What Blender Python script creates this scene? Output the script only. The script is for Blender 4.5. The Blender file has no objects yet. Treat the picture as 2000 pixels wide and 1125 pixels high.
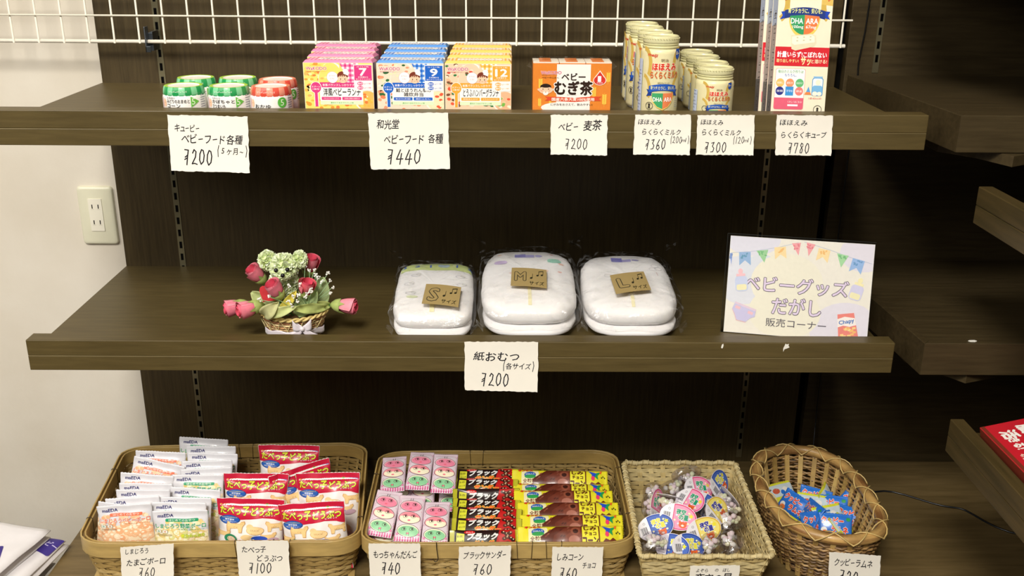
import bpy, math, random
from mathutils import Vector, Matrix, noise
from mathutils.geometry import tessellate_polygon
random.seed(7)
SC = bpy.context.scene
COL = SC.collection
# ---------------------------------------------------------------- camera, world, lights, exposure
cam_d = bpy.data.cameras.new('camera')
cam_d.sensor_width = 36.0
cam_d.lens = 1951.23 / 2000.0 * 36.0
cam_d.clip_start = 0.05
cam = bpy.data.objects.new('camera', cam_d)
COL.objects.link(cam)
cr, cu, cf = (0.99994, -0.00773, 0.00724), (-0.00418, 0.33963, 0.94055), (0.00972, 0.94053, -0.33957)
cam.matrix_world = Matrix(((cr[0], cu[0], -cf[0], 0.77206), (cr[1], cu[1], -cf[1], -1.95043), (cr[2], cu[2], -cf[2], 0.65939), (0, 0, 0, 1)))
SC.camera = cam
world = bpy.data.worlds.new('world')
SC.world = world
world.use_nodes = True
world.node_tree.nodes['Background'].inputs[0].default_value = (1.0, 0.93, 0.84, 1)
world.node_tree.nodes['Background'].inputs[1].default_value = 0.02
def area_light(name, loc, target, size, power, col, sy=None):
    d = bpy.data.lights.new(name, 'AREA'); d.energy = power; d.size = size; d.color = col
    if sy: d.shape = 'RECTANGLE'; d.size_y = sy
    o = bpy.data.objects.new(name, d); COL.objects.link(o); o.location = loc
    o.rotation_euler = (Vector(target) - Vector(loc)).to_track_quat('-Z', 'Y').to_euler()
    return o
area_light('ceiling_lamp', (0.15, -3.3, 3.1), (0.6, -.2, 0.1), 1.1, 168, (1.0, 0.955, 0.885))
area_light('left_room_lamp', (-1.9, -3.1, 2.3), (0.1, 0, -.1), 1.8, 62, (1.0, 0.96, 0.90))
SC.view_settings.view_transform = 'Standard'
SC.view_settings.look = 'None'
SC.view_settings.gamma = 1.0
SC.view_settings.use_curve_mapping = False
SC.view_settings.exposure = 0.33
# ---------------------------------------------------------------- materials
def lin(h):
    if not isinstance(h, str): return h
    h = h.lstrip('#'); r = []
    if len(h) == 3: h = ''.join(c*2 for c in h)
    for i in (0, 2, 4):
        c = int(h[i:i+2], 16) / 255.0
        r.append(c / 12.92 if c <= 0.04045 else ((c + 0.055) / 1.055) ** 2.4)
    return (r[0], r[1], r[2], 1.0)
def new_mat(name):
    m = bpy.data.materials.new(name); m.use_nodes = True
    nt = m.node_tree; b = nt.nodes['Principled BSDF']
    return m, nt, b
def attr_mat(name, rough=0.6, coat=0.0, spec=0.5, var=0.06, scale=60.0, bump=0.0, sheen=0, trans=0.0, metal=0.0, sss=0.0, stretch=(1, 1, 1)):
    """Base colour from the mesh's own colour attribute, varied by a fine noise."""
    m, nt, b = new_mat(name)
    a = nt.nodes.new('ShaderNodeAttribute'); a.attribute_name = 'Col'
    tc = nt.nodes.new('ShaderNodeTexCoord'); mp = nt.nodes.new('ShaderNodeMapping'); mp.inputs['Scale'].default_value = stretch
    n = nt.nodes.new('ShaderNodeTexNoise'); n.inputs['Scale'].default_value = scale; n.inputs['Detail'].default_value = 3
    nt.links.new(tc.outputs['Object'], mp.inputs[0]); nt.links.new(mp.outputs[0], n.inputs['Vector'])
    r = nt.nodes.new('ShaderNodeMapRange'); r.inputs['From Min'].default_value = 0.25; r.inputs['From Max'].default_value = 0.75
    r.inputs['To Min'].default_value = 1 - var; r.inputs['To Max'].default_value = 1 + var
    nt.links.new(n.outputs['Fac'], r.inputs['Value'])
    v = nt.nodes.new('ShaderNodeVectorMath'); v.operation = 'SCALE'
    nt.links.new(a.outputs['Color'], v.inputs[0]); nt.links.new(r.outputs[0], v.inputs['Scale'])
    nt.links.new(v.outputs[0], b.inputs['Base Color'])
    b.inputs['Roughness'].default_value = rough; b.inputs['Coat Weight'].default_value = coat; b.inputs['Coat Roughness'].default_value = 0.08
    b.inputs['Specular IOR Level'].default_value = spec; b.inputs['Metallic'].default_value = metal
    if sheen: b.inputs['Sheen Weight'].default_value = sheen
    if sss:
        b.inputs['Subsurface Weight'].default_value = sss; b.inputs['Subsurface Radius'].default_value = (0.004, 0.003, 0.002); b.inputs['Subsurface Scale'].default_value = 1
    if bump:
        bp = nt.nodes.new('ShaderNodeBump'); bp.inputs['Strength'].default_value = bump; bp.inputs['Distance'].default_value = 0.001
        nt.links.new(n.outputs['Fac'], bp.inputs['Height']); nt.links.new(bp.outputs[0], b.inputs['Normal'])
    return m
def wood_mat(name, light, dark, scale, rough=0.35, spec=0.4):
    m, nt, b = new_mat(name)
    tc = nt.nodes.new('ShaderNodeTexCoord')
    mp = nt.nodes.new('ShaderNodeMapping'); mp.inputs['Scale'].default_value = scale
    nt.links.new(tc.outputs['Object'], mp.inputs[0])
    n = nt.nodes.new('ShaderNodeTexNoise'); n.inputs['Scale'].default_value = 6; n.inputs['Detail'].default_value = 8; n.inputs['Roughness'].default_value = 0.65; n.inputs['Distortion'].default_value = 0.3
    nt.links.new(mp.outputs[0], n.inputs['Vector'])
    n2 = nt.nodes.new('ShaderNodeTexNoise'); n2.inputs['Scale'].default_value = 2.5; n2.inputs['Detail'].default_value = 3
    nt.links.new(tc.outputs['Object'], n2.inputs['Vector'])
    ad = nt.nodes.new('ShaderNodeMath'); ad.operation = 'MULTIPLY_ADD'; ad.inputs[1].default_value = 0.45
    nt.links.new(n2.outputs['Fac'], ad.inputs[0]); nt.links.new(n.outputs['Fac'], ad.inputs[2])
    cr_ = nt.nodes.new('ShaderNodeValToRGB'); cr_.color_ramp.elements[0].position = 0.5; cr_.color_ramp.elements[1].position = 0.95
    cr_.color_ramp.elements[0].color = lin(dark); cr_.color_ramp.elements[1].color = lin(light)
    nt.links.new(ad.outputs[0], cr_.inputs[0]); nt.links.new(cr_.outputs[0], b.inputs['Base Color'])
    b.inputs['Roughness'].default_value = rough; b.inputs['Specular IOR Level'].default_value = spec
    bp = nt.nodes.new('ShaderNodeBump'); bp.inputs['Strength'].default_value = 0.15; bp.inputs['Distance'].default_value = 0.0006
    nt.links.new(n.outputs['Fac'], bp.inputs['Height']); nt.links.new(bp.outputs[0], b.inputs['Normal'])
    return m
def clear_mat(name, tint='#ffffff', gloss=0.05, rough=0.12, extra=0.0, bump=0.0):
    m, nt, b = new_mat(name); nt.nodes.remove(b); out = nt.nodes['Material Output']
    t = nt.nodes.new('ShaderNodeBsdfTransparent'); t.inputs[0].default_value = lin(tint)
    g = nt.nodes.new('ShaderNodeBsdfGlossy'); g.inputs['Roughness'].default_value = rough
    fr = nt.nodes.new('ShaderNodeLayerWeight'); fr.inputs['Blend'].default_value = 0.3
    pw = nt.nodes.new('ShaderNodeMath'); pw.operation = 'POWER'; pw.inputs[1].default_value = 4.0
    nt.links.new(fr.outputs['Facing'], pw.inputs[0])
    ad = nt.nodes.new('ShaderNodeMath'); ad.operation = 'MULTIPLY_ADD'; ad.inputs[1].default_value = 0.6; ad.inputs[2].default_value = gloss+.03; ad.use_clamp = True
    nt.links.new(pw.outputs[0], ad.inputs[0])
    mx = nt.nodes.new('ShaderNodeMixShader')
    nt.links.new(ad.outputs[0], mx.inputs[0]); nt.links.new(t.outputs[0], mx.inputs[1]); nt.links.new(g.outputs[0], mx.inputs[2])
    last = mx
    tc = nt.nodes.new('ShaderNodeTexCoord'); n = nt.nodes.new('ShaderNodeTexNoise'); n.inputs['Scale'].default_value = 38; n.inputs['Detail'].default_value = 4; n.inputs['Distortion'].default_value = 1.5
    nt.links.new(tc.outputs['Object'], n.inputs['Vector'])
    if bump:
        bp = nt.nodes.new('ShaderNodeBump'); bp.inputs['Strength'].default_value = bump; bp.inputs['Distance'].default_value = 0.004
        nt.links.new(n.outputs['Fac'], bp.inputs['Height']); nt.links.new(bp.outputs[0], g.inputs['Normal']); nt.links.new(bp.outputs[0], fr.inputs['Normal'])
    if extra:
        d = nt.nodes.new('ShaderNodeBsdfDiffuse'); d.inputs[0].default_value = (0.9, 0.9, 0.9, 1)
        m2 = nt.nodes.new('ShaderNodeMixShader')
        r = nt.nodes.new('ShaderNodeMapRange'); r.inputs['From Min'].default_value = 0.55; r.inputs['From Max'].default_value = 0.8; r.inputs['To Max'].default_value = extra
        nt.links.new(n.outputs['Fac'], r.inputs['Value']); nt.links.new(r.outputs[0], m2.inputs[0])
        nt.links.new(last.outputs[0], m2.inputs[1]); nt.links.new(d.outputs[0], m2.inputs[2]); last = m2
    nt.links.new(last.outputs[0], out.inputs['Surface'])
    return m
W_SHELF = wood_mat('shelf_wood', '#5f512f', '#4a3e21', (1.6, 20, 20), .42)
W_LINE = wood_mat('worn_edge_wood', '#94845c', '#7a6b46', (1.6, 20, 20), .5)
W_PANEL = wood_mat('panel_wood', '#4d4026', '#362c17', (34, 34, 1.6), 0.5, .3)
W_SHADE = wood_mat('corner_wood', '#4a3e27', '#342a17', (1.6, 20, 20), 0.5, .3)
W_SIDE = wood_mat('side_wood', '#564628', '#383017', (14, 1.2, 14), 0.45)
PAPER = attr_mat('paper', 0.75, var=0.015, scale=40, spec=0.3)
CARD = attr_mat('coated_card', 0.38, coat=0.15, var=0.02)
INK = attr_mat('printed_ink', 0.5, var=0.03, scale=200, spec=0.35)
FILM = attr_mat('packet_film', 0.36, coat=0.25, var=0.03, scale=90, bump=0.06)
FILMINK = attr_mat('film_print', 0.36, coat=0.25, var=0.02, scale=90, bump=0.06)
METAL = attr_mat('metal', 0.35, var=0.05, metal=0.8)
PAINT = attr_mat('white_enamel', 0.35, coat=0.2, var=0.03)
PLASTIC = attr_mat('plastic', 0.3, var=0.02, coat=0.1)
BAMBOO = attr_mat('bamboo', 0.42, coat=0.12, var=0.16, scale=25, bump=0.2, stretch=(1, 1, 5))
STRAW = attr_mat('straw', 0.6, var=0.22, scale=110, bump=0.5)
CANE = attr_mat('cane', 0.42, coat=0.15, var=0.25, scale=40, bump=0.3)
PETAL = attr_mat('petal', 0.7, var=0.12, scale=120, sss=0.15)
SATIN = attr_mat('satin', 0.28, var=0.05, sheen=0.6)
CLOTH = attr_mat('cloth', 0.85, var=0.04, scale=30, sheen=0.3)
PAD = attr_mat('soft_pad', 0.9, var=0.02, scale=70, bump=0.25, sss=0.1)
CLEAR = clear_mat('clear_film', gloss=0.015, rough=0.1, bump=0.5)
BAGFILM = clear_mat('bag_film', gloss=0.03, rough=0.14, extra=0.22, bump=1.0)  # extra mixes in white patches that stand in for glints on the bags
CUPFILM = clear_mat('cup_plastic', '#f4f2f6', gloss=0.09, rough=0.10, extra=0.38, bump=0.5)
ACRYL = clear_mat('acrylic', '#ffffff', gloss=0.02, rough=0.03)
# ---------------------------------------------------------------- mesh helpers
class MB:
    def __init__(s): s.v = []; s.f = []; s.c = []; s.m = []
    def add(s, vs, fs, col='#808080', mat=0, X=None):
        o = len(s.v); c = lin(col)
        s.v += [tuple(X @ Vector(p)) if X is not None else tuple(p) for p in vs]
        for i, f in enumerate(fs):
            s.f.append([o + k for k in f]); s.c.append(c); s.m.append(mat)
        return s
    def box(s, a, b, col='#808080', mat=0, X=None):
        x0, y0, z0 = a; x1, y1, z1 = b
        vs = [(x0,y0,z0),(x1,y0,z0),(x1,y1,z0),(x0,y1,z0),(x0,y0,z1),(x1,y0,z1),(x1,y1,z1),(x0,y1,z1)]
        return s.add(vs, [(0,3,2,1),(4,5,6,7),(0,1,5,4),(1,2,6,5),(2,3,7,6),(3,0,4,7)], col, mat, X)
    def tube(s, path, r, n=8, col='#808080', mat=0, closed=False, cap=True, X=None, flat=1.0):
        P = [Vector(p) for p in path]; N = len(P); rs = r if isinstance(r, (list, tuple)) else [r] * N
        vs = []; ref = None
        for i, p in enumerate(P):
            if closed: t = P[(i+1) % N] - P[i-1]
            else: t = P[min(i+1, N-1)] - P[max(i-1, 0)]
            t.normalize()
            if ref is None:
                ref = Vector((0,0,1)) if abs(t.z) < 0.9 else Vector((1,0,0))
            a = t.cross(ref)
            if a.length < 1e-6: a = t.orthogonal()
            a.normalize(); b = a.cross(t).normalized(); ref = b
            for k in range(n):
                an = 2*math.pi*k/n
                vs.append(p + a*math.cos(an)*rs[i] + b*math.sin(an)*rs[i]*flat)
        fs = []
        for i in range(N if closed else N-1):
            j = (i+1) % N
            for k in range(n):
                k2 = (k+1) % n
                fs.append((i*n+k, i*n+k2, j*n+k2, j*n+k))
        if cap and not closed:
            fs.append(tuple(range(n))); fs.append(tuple((N-1)*n + k for k in reversed(range(n))))
        return s.add(vs, fs, col, mat, X)
    def lathe(s, prof, n=32, col='#808080', mat=0, X=None, cols=None, sx=1.0, sy=1.0):
        vs = []
        for r, z in prof:
            for k in range(n):
                a = 2*math.pi*k/n
                vs.append((r*math.cos(a)*sx, r*math.sin(a)*sy, z))
        for i in range(len(prof)-1):
            fs = [(i*n+k, i*n+(k+1) % n, (i+1)*n+(k+1) % n, (i+1)*n+k) for k in range(n)]
            if i == 0: o = len(s.v); s.v += [tuple(X @ Vector(p)) if X is not None else p for p in vs]
            for k, f in enumerate(fs):
                s.f.append([o+q for q in f]); s.m.append(mat)
                s.c.append(lin(cols(i, k) if cols else col))
        return s
    def build(s, name, mats, parent=None, smooth=False, bevel=0.0, seg=2):
        me = bpy.data.meshes.new(name)
        me.from_pydata(s.v, [], s.f)
        for m in (mats if isinstance(mats, (list, tuple)) else [mats]): me.materials.append(m)
        at = me.color_attributes.new('Col', 'FLOAT_COLOR', 'CORNER')
        buf = []
        for f, c in zip(s.f, s.c): buf.extend(list(c) * len(f))
        at.data.foreach_set('color', buf)
        me.polygons.foreach_set('material_index', s.m)
        if smooth: me.polygons.foreach_set('use_smooth', [True]*len(s.f))
        me.update()
        o = bpy.data.objects.new(name, me); COL.objects.link(o)
        if parent is not None: o.parent = parent
        if bevel:
            b = o.modifiers.new('bevel', 'BEVEL'); b.width = bevel; b.segments = seg; b.limit_method = 'ANGLE'
        return o
def smooth_angle(o, deg=40):
    me = o.data
    me.polygons.foreach_set('use_smooth', [True]*len(me.polygons))
    me.set_sharp_from_angle(angle=math.radians(deg))
    return o
def tag(o, label=None, cat=None, group=None, kind=None):
    if label: o['label'] = label
    if cat: o['category'] = cat
    if group: o['group'] = group
    if kind: o['kind'] = kind
    return o
def thing(name, loc=(0,0,0), rot=(0,0,0), label=None, cat=None, group=None):
    o = bpy.data.objects.new(name, None); COL.objects.link(o); o.location = loc; o.rotation_euler = rot
    o.empty_display_size = 0.02
    return tag(o, label, cat, group)
def dup(root, loc, rot, label, group=None):
    kids = [o for o in root.children]
    r = root.copy(); COL.objects.link(r); r.location = loc; r.rotation_euler = rot; r['label'] = label
    if group: r['group'] = group
    for ch in kids:
        c = ch.copy(); COL.objects.link(c); c.parent = r
        for g in ch.children:
            d = g.copy(); COL.objects.link(d); d.parent = c
    return r
# ---------------------------------------------------------------- flat print (lettering and artwork) as thin geometry
_tc = {}
def text_mesh(s, off=0.0):
    k = (s, off)
    if k not in _tc:
        c = bpy.data.curves.new('t', 'FONT'); c.body = s; c.resolution_u = 2; c.offset = off; c.fill_mode = 'FRONT'
        o = bpy.data.objects.new('t', c); me = bpy.data.meshes.new_from_object(o)
        me.calc_loop_triangles()
        vs = [(v.co.x, v.co.y) for v in me.vertices]; ts = [tuple(t.vertices) for t in me.loop_triangles]
        bpy.data.objects.remove(o); bpy.data.curves.remove(c); bpy.data.meshes.remove(me)
        x0 = min((v[0] for v in vs), default=0); x1 = max((v[0] for v in vs), default=1)
        y0 = min((v[1] for v in vs), default=0); y1 = max((v[1] for v in vs), default=1)
        _tc[k] = (vs, ts, (x0, x1, y0, y1))
    return _tc[k]
class Ink:
    """2-D coloured shapes on a sheet (metres), stacked in layers."""
    def __init__(s): s.t = []; s.layer = 1; s.M = (0, 0, 1, 1, 0); s.clip = None
    def at(s, x=0, y=0, sc=1, rot=0, sy=None): s.M = (x, y, sc, sy or sc, math.radians(rot)); return s
    def _x(s, p):
        x, y, sx, sy, r = s.M; c, q = math.cos(r), math.sin(r)
        a, b = x + sx*(p[0]*c - p[1]*q), y + sy*(p[0]*q + p[1]*c)
        if s.clip: a = min(max(a, s.clip[0]), s.clip[2]); b = min(max(b, s.clip[1]), s.clip[3])
        return (a, b)
    def cyc(s, q, n=5, sub=1):
        if q == 0: s.L0 = s.layer
        s.layer = s.L0 + (q % n)*sub
    def top(s): s.layer = max(t[4] for t in s.t) + 1
    def tris(s, vs, ts, col):
        c = lin(col); vs = [s._x(p) for p in vs]
        for t in ts: s.t.append((vs[t[0]], vs[t[1]], vs[t[2]], c, s.layer))
        s.layer += 1
        return s
    def poly(s, pts, col):
        ts = tessellate_polygon([[Vector((p[0], p[1], 0)) for p in pts]])
        return s.tris(pts, ts, col)
    def rect(s, x0, y0, x1, y1, col): return s.tris([(x0,y0),(x1,y0),(x1,y1),(x0,y1)], [(0,1,2),(0,2,3)], col)
    def ell(s, x, y, rx, ry, col, n=20, rot=0):
        c, q = math.cos(rot), math.sin(rot); pts = [(x, y)]
        for k in range(n):
            a = 2*math.pi*k/n; u, v = rx*math.cos(a), ry*math.sin(a); pts.append((x+u*c-v*q, y+u*q+v*c))
        return s.tris(pts, [(0, 1+k, 1+(k+1) % n) for k in range(n)], col)
    def rrect(s, x0, y0, x1, y1, r, col):
        pts = []
        for cx, cy, a0 in ((x1-r, y1-r, 0), (x0+r, y1-r, 90), (x0+r, y0+r, 180), (x1-r, y0+r, 270)):
            for k in range(5):
                a = math.radians(a0 + 22.5*k); pts.append((cx+r*math.cos(a), cy+r*math.sin(a)))
        n = len(pts); pts.append(((x0+x1)/2, (y0+y1)/2))
        return s.tris(pts, [(n, k, (k+1) % n) for k in range(n)], col)
    def line(s, pts, w, col, closed=False):
        vs = []; ts = []; P = list(pts) + ([pts[0]] if closed else [])
        for a, b in zip(P[:-1], P[1:]):
            dx, dy = b[0]-a[0], b[1]-a[1]; L = math.hypot(dx, dy) or 1e-9; e = w*0.35
            nx, ny = -dy/L*w/2, dx/L*w/2; ex, ey = dx/L*e, dy/L*e; o = len(vs)
            vs += [(a[0]-ex+nx, a[1]-ey+ny), (a[0]-ex-nx, a[1]-ey-ny), (b[0]+ex-nx, b[1]+ey-ny), (b[0]+ex+nx, b[1]+ey+ny)]
            ts += [(o, o+1, o+2), (o, o+2, o+3)]
        return s.tris(vs, ts, col)
    def ring(s, x, y, rx, ry, w, col, n=20, a0=0, a1=360):
        vs = []; ts = []
        for k in range(n+1):
            a = math.radians(a0 + (a1-a0)*k/n)
            for q in (-w/2, w/2): vs.append((x+(rx+q)*math.cos(a), y+(ry+q)*math.sin(a)))
        for k in range(n): ts += [(2*k, 2*k+1, 2*k+3), (2*k, 2*k+3, 2*k+2)]
        return s.tris(vs, ts, col)
    def text(s, t, x, y, h, col, w=None, al='c', bold=0.012, outline=None, ow=0.03, shear=0, rot=0):
        """h: height of the ink box; w: fit its width; (x, y) = middle-left/centre/right of the box."""
        b0 = text_mesh(t, 0.0)[2]
        sy = h/(b0[3]-b0[2]); sx = w/(b0[1]-b0[0]) if w else sy
        W = (b0[1]-b0[0])*sx
        ox = x - {'l': 0, 'c': W/2, 'r': W}[al]
        rr = math.radians(rot)
        def put(r, col, n):
            vs, ts, _ = text_mesh(t, 0.0); L0 = s.layer
            offs = [(0, 0)] + [(r*math.cos(2*math.pi*i/n), r*math.sin(2*math.pi*i/n)) for i in range(n)] if r > 0.004 else [(0, 0)]
            for ou, ov in offs:
                out = []
                for a, b in vs:
                    px = ox + (a+ou-b0[0])*sx; py = y + (b+ov-(b0[2]+b0[3])/2)*sy; px += shear*(py-y)
                    if rot: dx, dy = px-x, py-y; px, py = x+dx*math.cos(rr)-dy*math.sin(rr), y+dx*math.sin(rr)+dy*math.cos(rr)
                    out.append((px, py))
                s.tris(out, ts, col); s.layer += -.6
            s.layer = math.ceil(s.layer + .3)
        if outline: put(bold+ow, outline, 8)
        put(bold, col, 4)
        return s
    def build(s, name, parent, mapper=None, mat=None, L=None, base=0.00008, step=7e-6, smooth=False):
        mapper = mapper or (lambda u, v, o: (u, -o, v))
        vs = []; fs = []; cs = []; idx = {}
        def vert(p, l):
            k = (round(p[0], 7), round(p[1], 7), l)
            if k not in idx:
                idx[k] = len(vs); vs.append(tuple(mapper(p[0], p[1], base + step*l)))
            return idx[k]
        for a, b, c, col, l in s.t:
            st = [(a, b, c)]
            while st:
                p, q, r = st.pop()
                if L:
                    d = [math.dist(p, q), math.dist(q, r), math.dist(r, p)]; m = max(d)
                    if m > L:
                        if m == d[1]: p, q, r = q, r, p
                        elif m == d[2]: p, q, r = r, p, q
                        h_ = ((p[0]+q[0])/2, (p[1]+q[1])/2)
                        st.append((p, h_, r)); st.append((h_, q, r)); continue
                i, j, k = vert(p, l), vert(q, l), vert(r, l)
                if i != j and j != k and i != k:
                    ar = (q[0]-p[0])*(r[1]-p[1])-(q[1]-p[1])*(r[0]-p[0])
                    if abs(ar) < 1e-13: continue
                    fs.append((i, j, k) if ar > 0 else (i, k, j)); cs.append(col)
        m = MB(); m.v = vs; m.f = fs; m.c = cs; m.m = [0]*len(fs)
        return m.build(name, mat or INK, parent, smooth=smooth)
# pen-written figures (polyline strokes in a unit box)
STROKES = {
 '0': [[(.35,.98),(.12,.7),(.08,.3),(.3,.02),(.62,.2),(.72,.6),(.58,.92),(.35,.98)]],
 '1': [[(.55,1),(.3,0)]],
 '2': [[(.15,.75),(.35,.98),(.62,.85),(.55,.5),(.1,.05),(.45,.08),(.8,.02)]],
 '3': [[(.15,.9),(.6,.98),(.35,.6),(.65,.4),(.5,.08),(.1,.05)]],
 '4': [[(.5,1),(.05,.35),(.8,.38)],[(.62,.75),(.45,0)]],
 '6': [[(.6,1),(.2,.5),(.12,.15),(.4,0),(.68,.2),(.5,.48),(.2,.35)]],
 '7': [[(.1,.7),(.15,.95),(.7,.95),(.35,0)]],
 '8': [[(.65,.85),(.35,.98),(.2,.75),(.6,.35),(.5,.05),(.2,.05),(.2,.3),(.65,.75)]],
 '¥': [[(.1,1),(.6,.97),(.5,.6),(.4,0)],[(.15,.5),(.45,.62)],[(.1,.35),(.42,.45)]],
 '(': [[(.6,1.1),(.35,.6),(.45,-.1)]], ')': [[(.3,1.1),(.6,.6),(.35,-.1)]],
}
def hand(ink, s, x, y, h, x1=None, col='#15131a', w=0.105, seed=0):
    """pen lettering from x to x1, centred on y"""
    rg = random.Random(hash_s(s) + seed)
    def adv(ch):
        if ch == ' ': return .35
        if ch in STROKES: return .58 if ch in '()1' else .80
        if ch in 'ml': return .55
        if ch == '-': return .75
        return .8 if ch in 'ャュョッっょ' else 1.0
    nat = sum(adv(c) for c in s)*h
    k = (x1-x)/nat if x1 else 1.0; g = max(.55, min(1.25, k))
    for ch in s:
        dy = rg.uniform(-.05, .05)*h; A = adv(ch)*h*k
        if ch in STROKES:
            H = h*1.3
            for st in STROKES[ch]:
                ink.line([(x+px*A*.95+py*0.06*H, y+dy+(py-.5)*H) for px, py in st], h*w*0.95, col)
        elif ch == '-': ink.line([(x+A*.12, y-h*.02), (x+A*.75, y+h*.04)], h*w, col)
        elif ch in 'ml': ink.text(ch, x+A*.4, y-(h*.15 if ch == 'm' else 0), h*(.45 if ch == 'm' else .8), col, bold=0, shear=.2)
        elif ch != ' ':
            b = text_mesh(ch, 0.0)[2]; sc = h/0.95*rg.uniform(.95, 1.08)
            ink.text(ch, x+A*.48, y+dy+((b[2]+b[3])/2-.36)*sc, (b[3]-b[2])*sc, col, w=(b[1]-b[0])*sc*g*.95, bold=.012, shear=.12, rot=rg.uniform(-4, 5))
        x += A
    return x
def hash_s(s): return sum((i+1)*ord(c) for i, c in enumerate(s)) % 9973
# ================================================================= the setting
SW, SD, Z1, LH, LT = 1.4143, 0.4518, 0.3725, 0.0252, 0.0534     # shelf width, depth, level of upper shelf, lip above board, lip height
def plaster():
    m, nt, b = new_mat('plaster')
    tc = nt.nodes.new('ShaderNodeTexCoord')
    n = nt.nodes.new('ShaderNodeTexNoise'); n.inputs['Scale'].default_value = 5; n.inputs['Detail'].default_value = 6
    nt.links.new(tc.outputs['Object'], n.inputs['Vector'])
    r = nt.nodes.new('ShaderNodeValToRGB'); r.color_ramp.elements[0].color = lin('#d2c9b8'); r.color_ramp.elements[1].color = lin('#ddd6c8')
    r.color_ramp.elements[0].position = .3; r.color_ramp.elements[1].position = .7
    nt.links.new(n.outputs['Fac'], r.inputs[0]); nt.links.new(r.outputs[0], b.inputs['Base Color']); b.inputs['Roughness'].default_value = .85
    n2 = nt.nodes.new('ShaderNodeTexNoise'); n2.inputs['Scale'].default_value = 90; n2.inputs['Detail'].default_value = 3
    nt.links.new(tc.outputs['Object'], n2.inputs['Vector'])
    bp = nt.nodes.new('ShaderNodeBump'); bp.inputs['Strength'].default_value = .12; bp.inputs['Distance'].default_value = .002
    nt.links.new(n2.outputs['Fac'], bp.inputs['Height']); nt.links.new(bp.outputs[0], b.inputs['Normal'])
    return m
PLASTER = plaster()
o = MB().box((-2.6, .03, -1.3), (3.0, .12, 3.4)).build('wall_back', PLASTER); o['kind'] = 'structure'
o = MB().box((-2.6, -4.2, -1.36), (3.0, .03, -1.3)).build('floor', W_SHADE); o['kind'] = 'structure'
o = MB().box((-2.6, -4.2, 3.3), (3.0, .03, 3.4)).build('ceiling', PLASTER); o['kind'] = 'structure'
o = MB().box((2.2, -4.2, -1.3), (2.3, .03, 3.3)).build('wall_right', PLASTER); o['kind'] = 'structure'

def standard(x, parent, zt=1.1, zb=-.44, y=0.0):
    m = MB().box((x-.006, y-.0012, zb), (x+.006, y+.0, zt), '#8b8468')
    z = zb+.02
    while z < zt-.02:
        m.box((x-.0026, y-.0016, z), (x+.0026, y-.0011, z+.014), '#050505')
        m.lathe([(.0012, -.0016), (.0, -.0018)], 8, '#d8d0b0', X=Matrix.Translation((x, y, z+.0195)) @ Matrix.Rotation(math.pi/2, 4, 'X'))
        z += .0255
    return m.build('slotted_standard', METAL, parent)
o = MB().box((SW-.03, .0255, -.46), (1.99, .0295, 1.1)).build('gap_shade_sheet', wood_mat('gap_shade_black', '#0d0b08', '#080705', (16, 16, 1), .8, .1)); tag(o, 'added black sheet standing in for the shade in the gap between the two wood panels', 'panel')  # sheet added behind the panels so the gap reads as deep shade
bp_ = MB().box((0, 0, -.46), (SW, .025, 1.1)).build('back_panel', W_PANEL, bevel=.0012)
tag(bp_, 'dark wood-grain back panel behind the two long shelves', 'panel')
standard(.117, bp_); standard(1.297, bp_)
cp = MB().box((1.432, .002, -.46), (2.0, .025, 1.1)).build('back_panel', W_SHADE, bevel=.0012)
tag(cp, 'dark wood panel right of the black gap, with a cord hanging before it', 'panel')
standard(1.49, cp, zb=.40, y=.002)
m = MB().box((2.0, -1.5, -.46), (2.03, 0, 1.1)).build('corner_partition', W_SIDE, bevel=.001)
tag(m, 'unlit dark wood side panel at the far right of the corner', 'panel')

def long_shelf(z, label):
    t = thing('shelf', (SW/2, -SD/2, z), label=label, cat='shelf', group=None)
    X = Matrix.Translation((-SW/2, SD/2, 0))
    MB().box((0, -SD+.03, -.026), (SW, -.0005, 0), X=X).build('board', W_SHELF, t, bevel=.0008)
    zs = LH - .0275
    MB().box((0, -SD, zs), (SW, -SD+.0299, LH), X=X).build('lip_strip', W_SHELF, t, bevel=.0014)
    MB().box((0, -SD+.0002, LH-LT), (SW, -SD+.0299, zs-.0004), X=X).build('lip_strip', W_SHELF, t, bevel=.0010)
    MB().box((.0005, -SD-.00008, zs-.0006), (SW-.0005, -SD+.01, zs-.00005), X=X).build('seam_line', W_LINE, t)
    for x in (.117, 1.297):
        MB().box((x-.003, -SD+.09, -.036), (x+.003, -.003, -.0265), '#15130f', X=X).box((x-.02, -SD+.09, -.030), (x+.02, -SD+.14, -.0265), '#15130f', X=X).build('shelf_bracket', METAL, t)
    return t
long_shelf(Z1, 'upper long brown wooden shelf holding baby food and milk, price cards on its lip')
long_shelf(0, 'middle long brown wooden shelf holding nappies and the flower basket')
def chip(x, y, z, label, pts, face='y'):
    r = MB()
    vs = [(x+a, y-.0002, z+b) if face == 'y' else (x+a, y+b, z+.0002) for a, b in pts]; n = len(vs)
    vs2 = [(v[0], v[1]-.0006, v[2]) if face == 'y' else (v[0], v[1], v[2]+.0012) for v in vs]
    r.add(vs+vs2, [tuple(range(n))[::-1], tuple(range(n, 2*n))] + [(i, (i+1) % n, n+(i+1) % n, n+i) for i in range(n)], '#f2efe4')
    tag(r.build('paper_scrap', PAPER), label, 'scrap')
chip(1.1316, -SD, .0195, 'tiny white paper scrap stuck on the middle shelf lip below the sign\'s left end', [(-.002,-.003),(-.0005,-.0045),(.001,-.003),(.0018,.001),(.001,.004),(-.001,.002)])
chip(1.2365, -SD, .0185, 'larger torn white paper scrap stuck on the lip below the middle of the sign', [(-.005,-.003),(-.0045,-.009),(-.003,-.0045),(.001,-.003),(.005,-.001),(.003,.002),(.0035,.005),(0,.004),(-.002,.0055),(-.0035,.001)])
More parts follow.
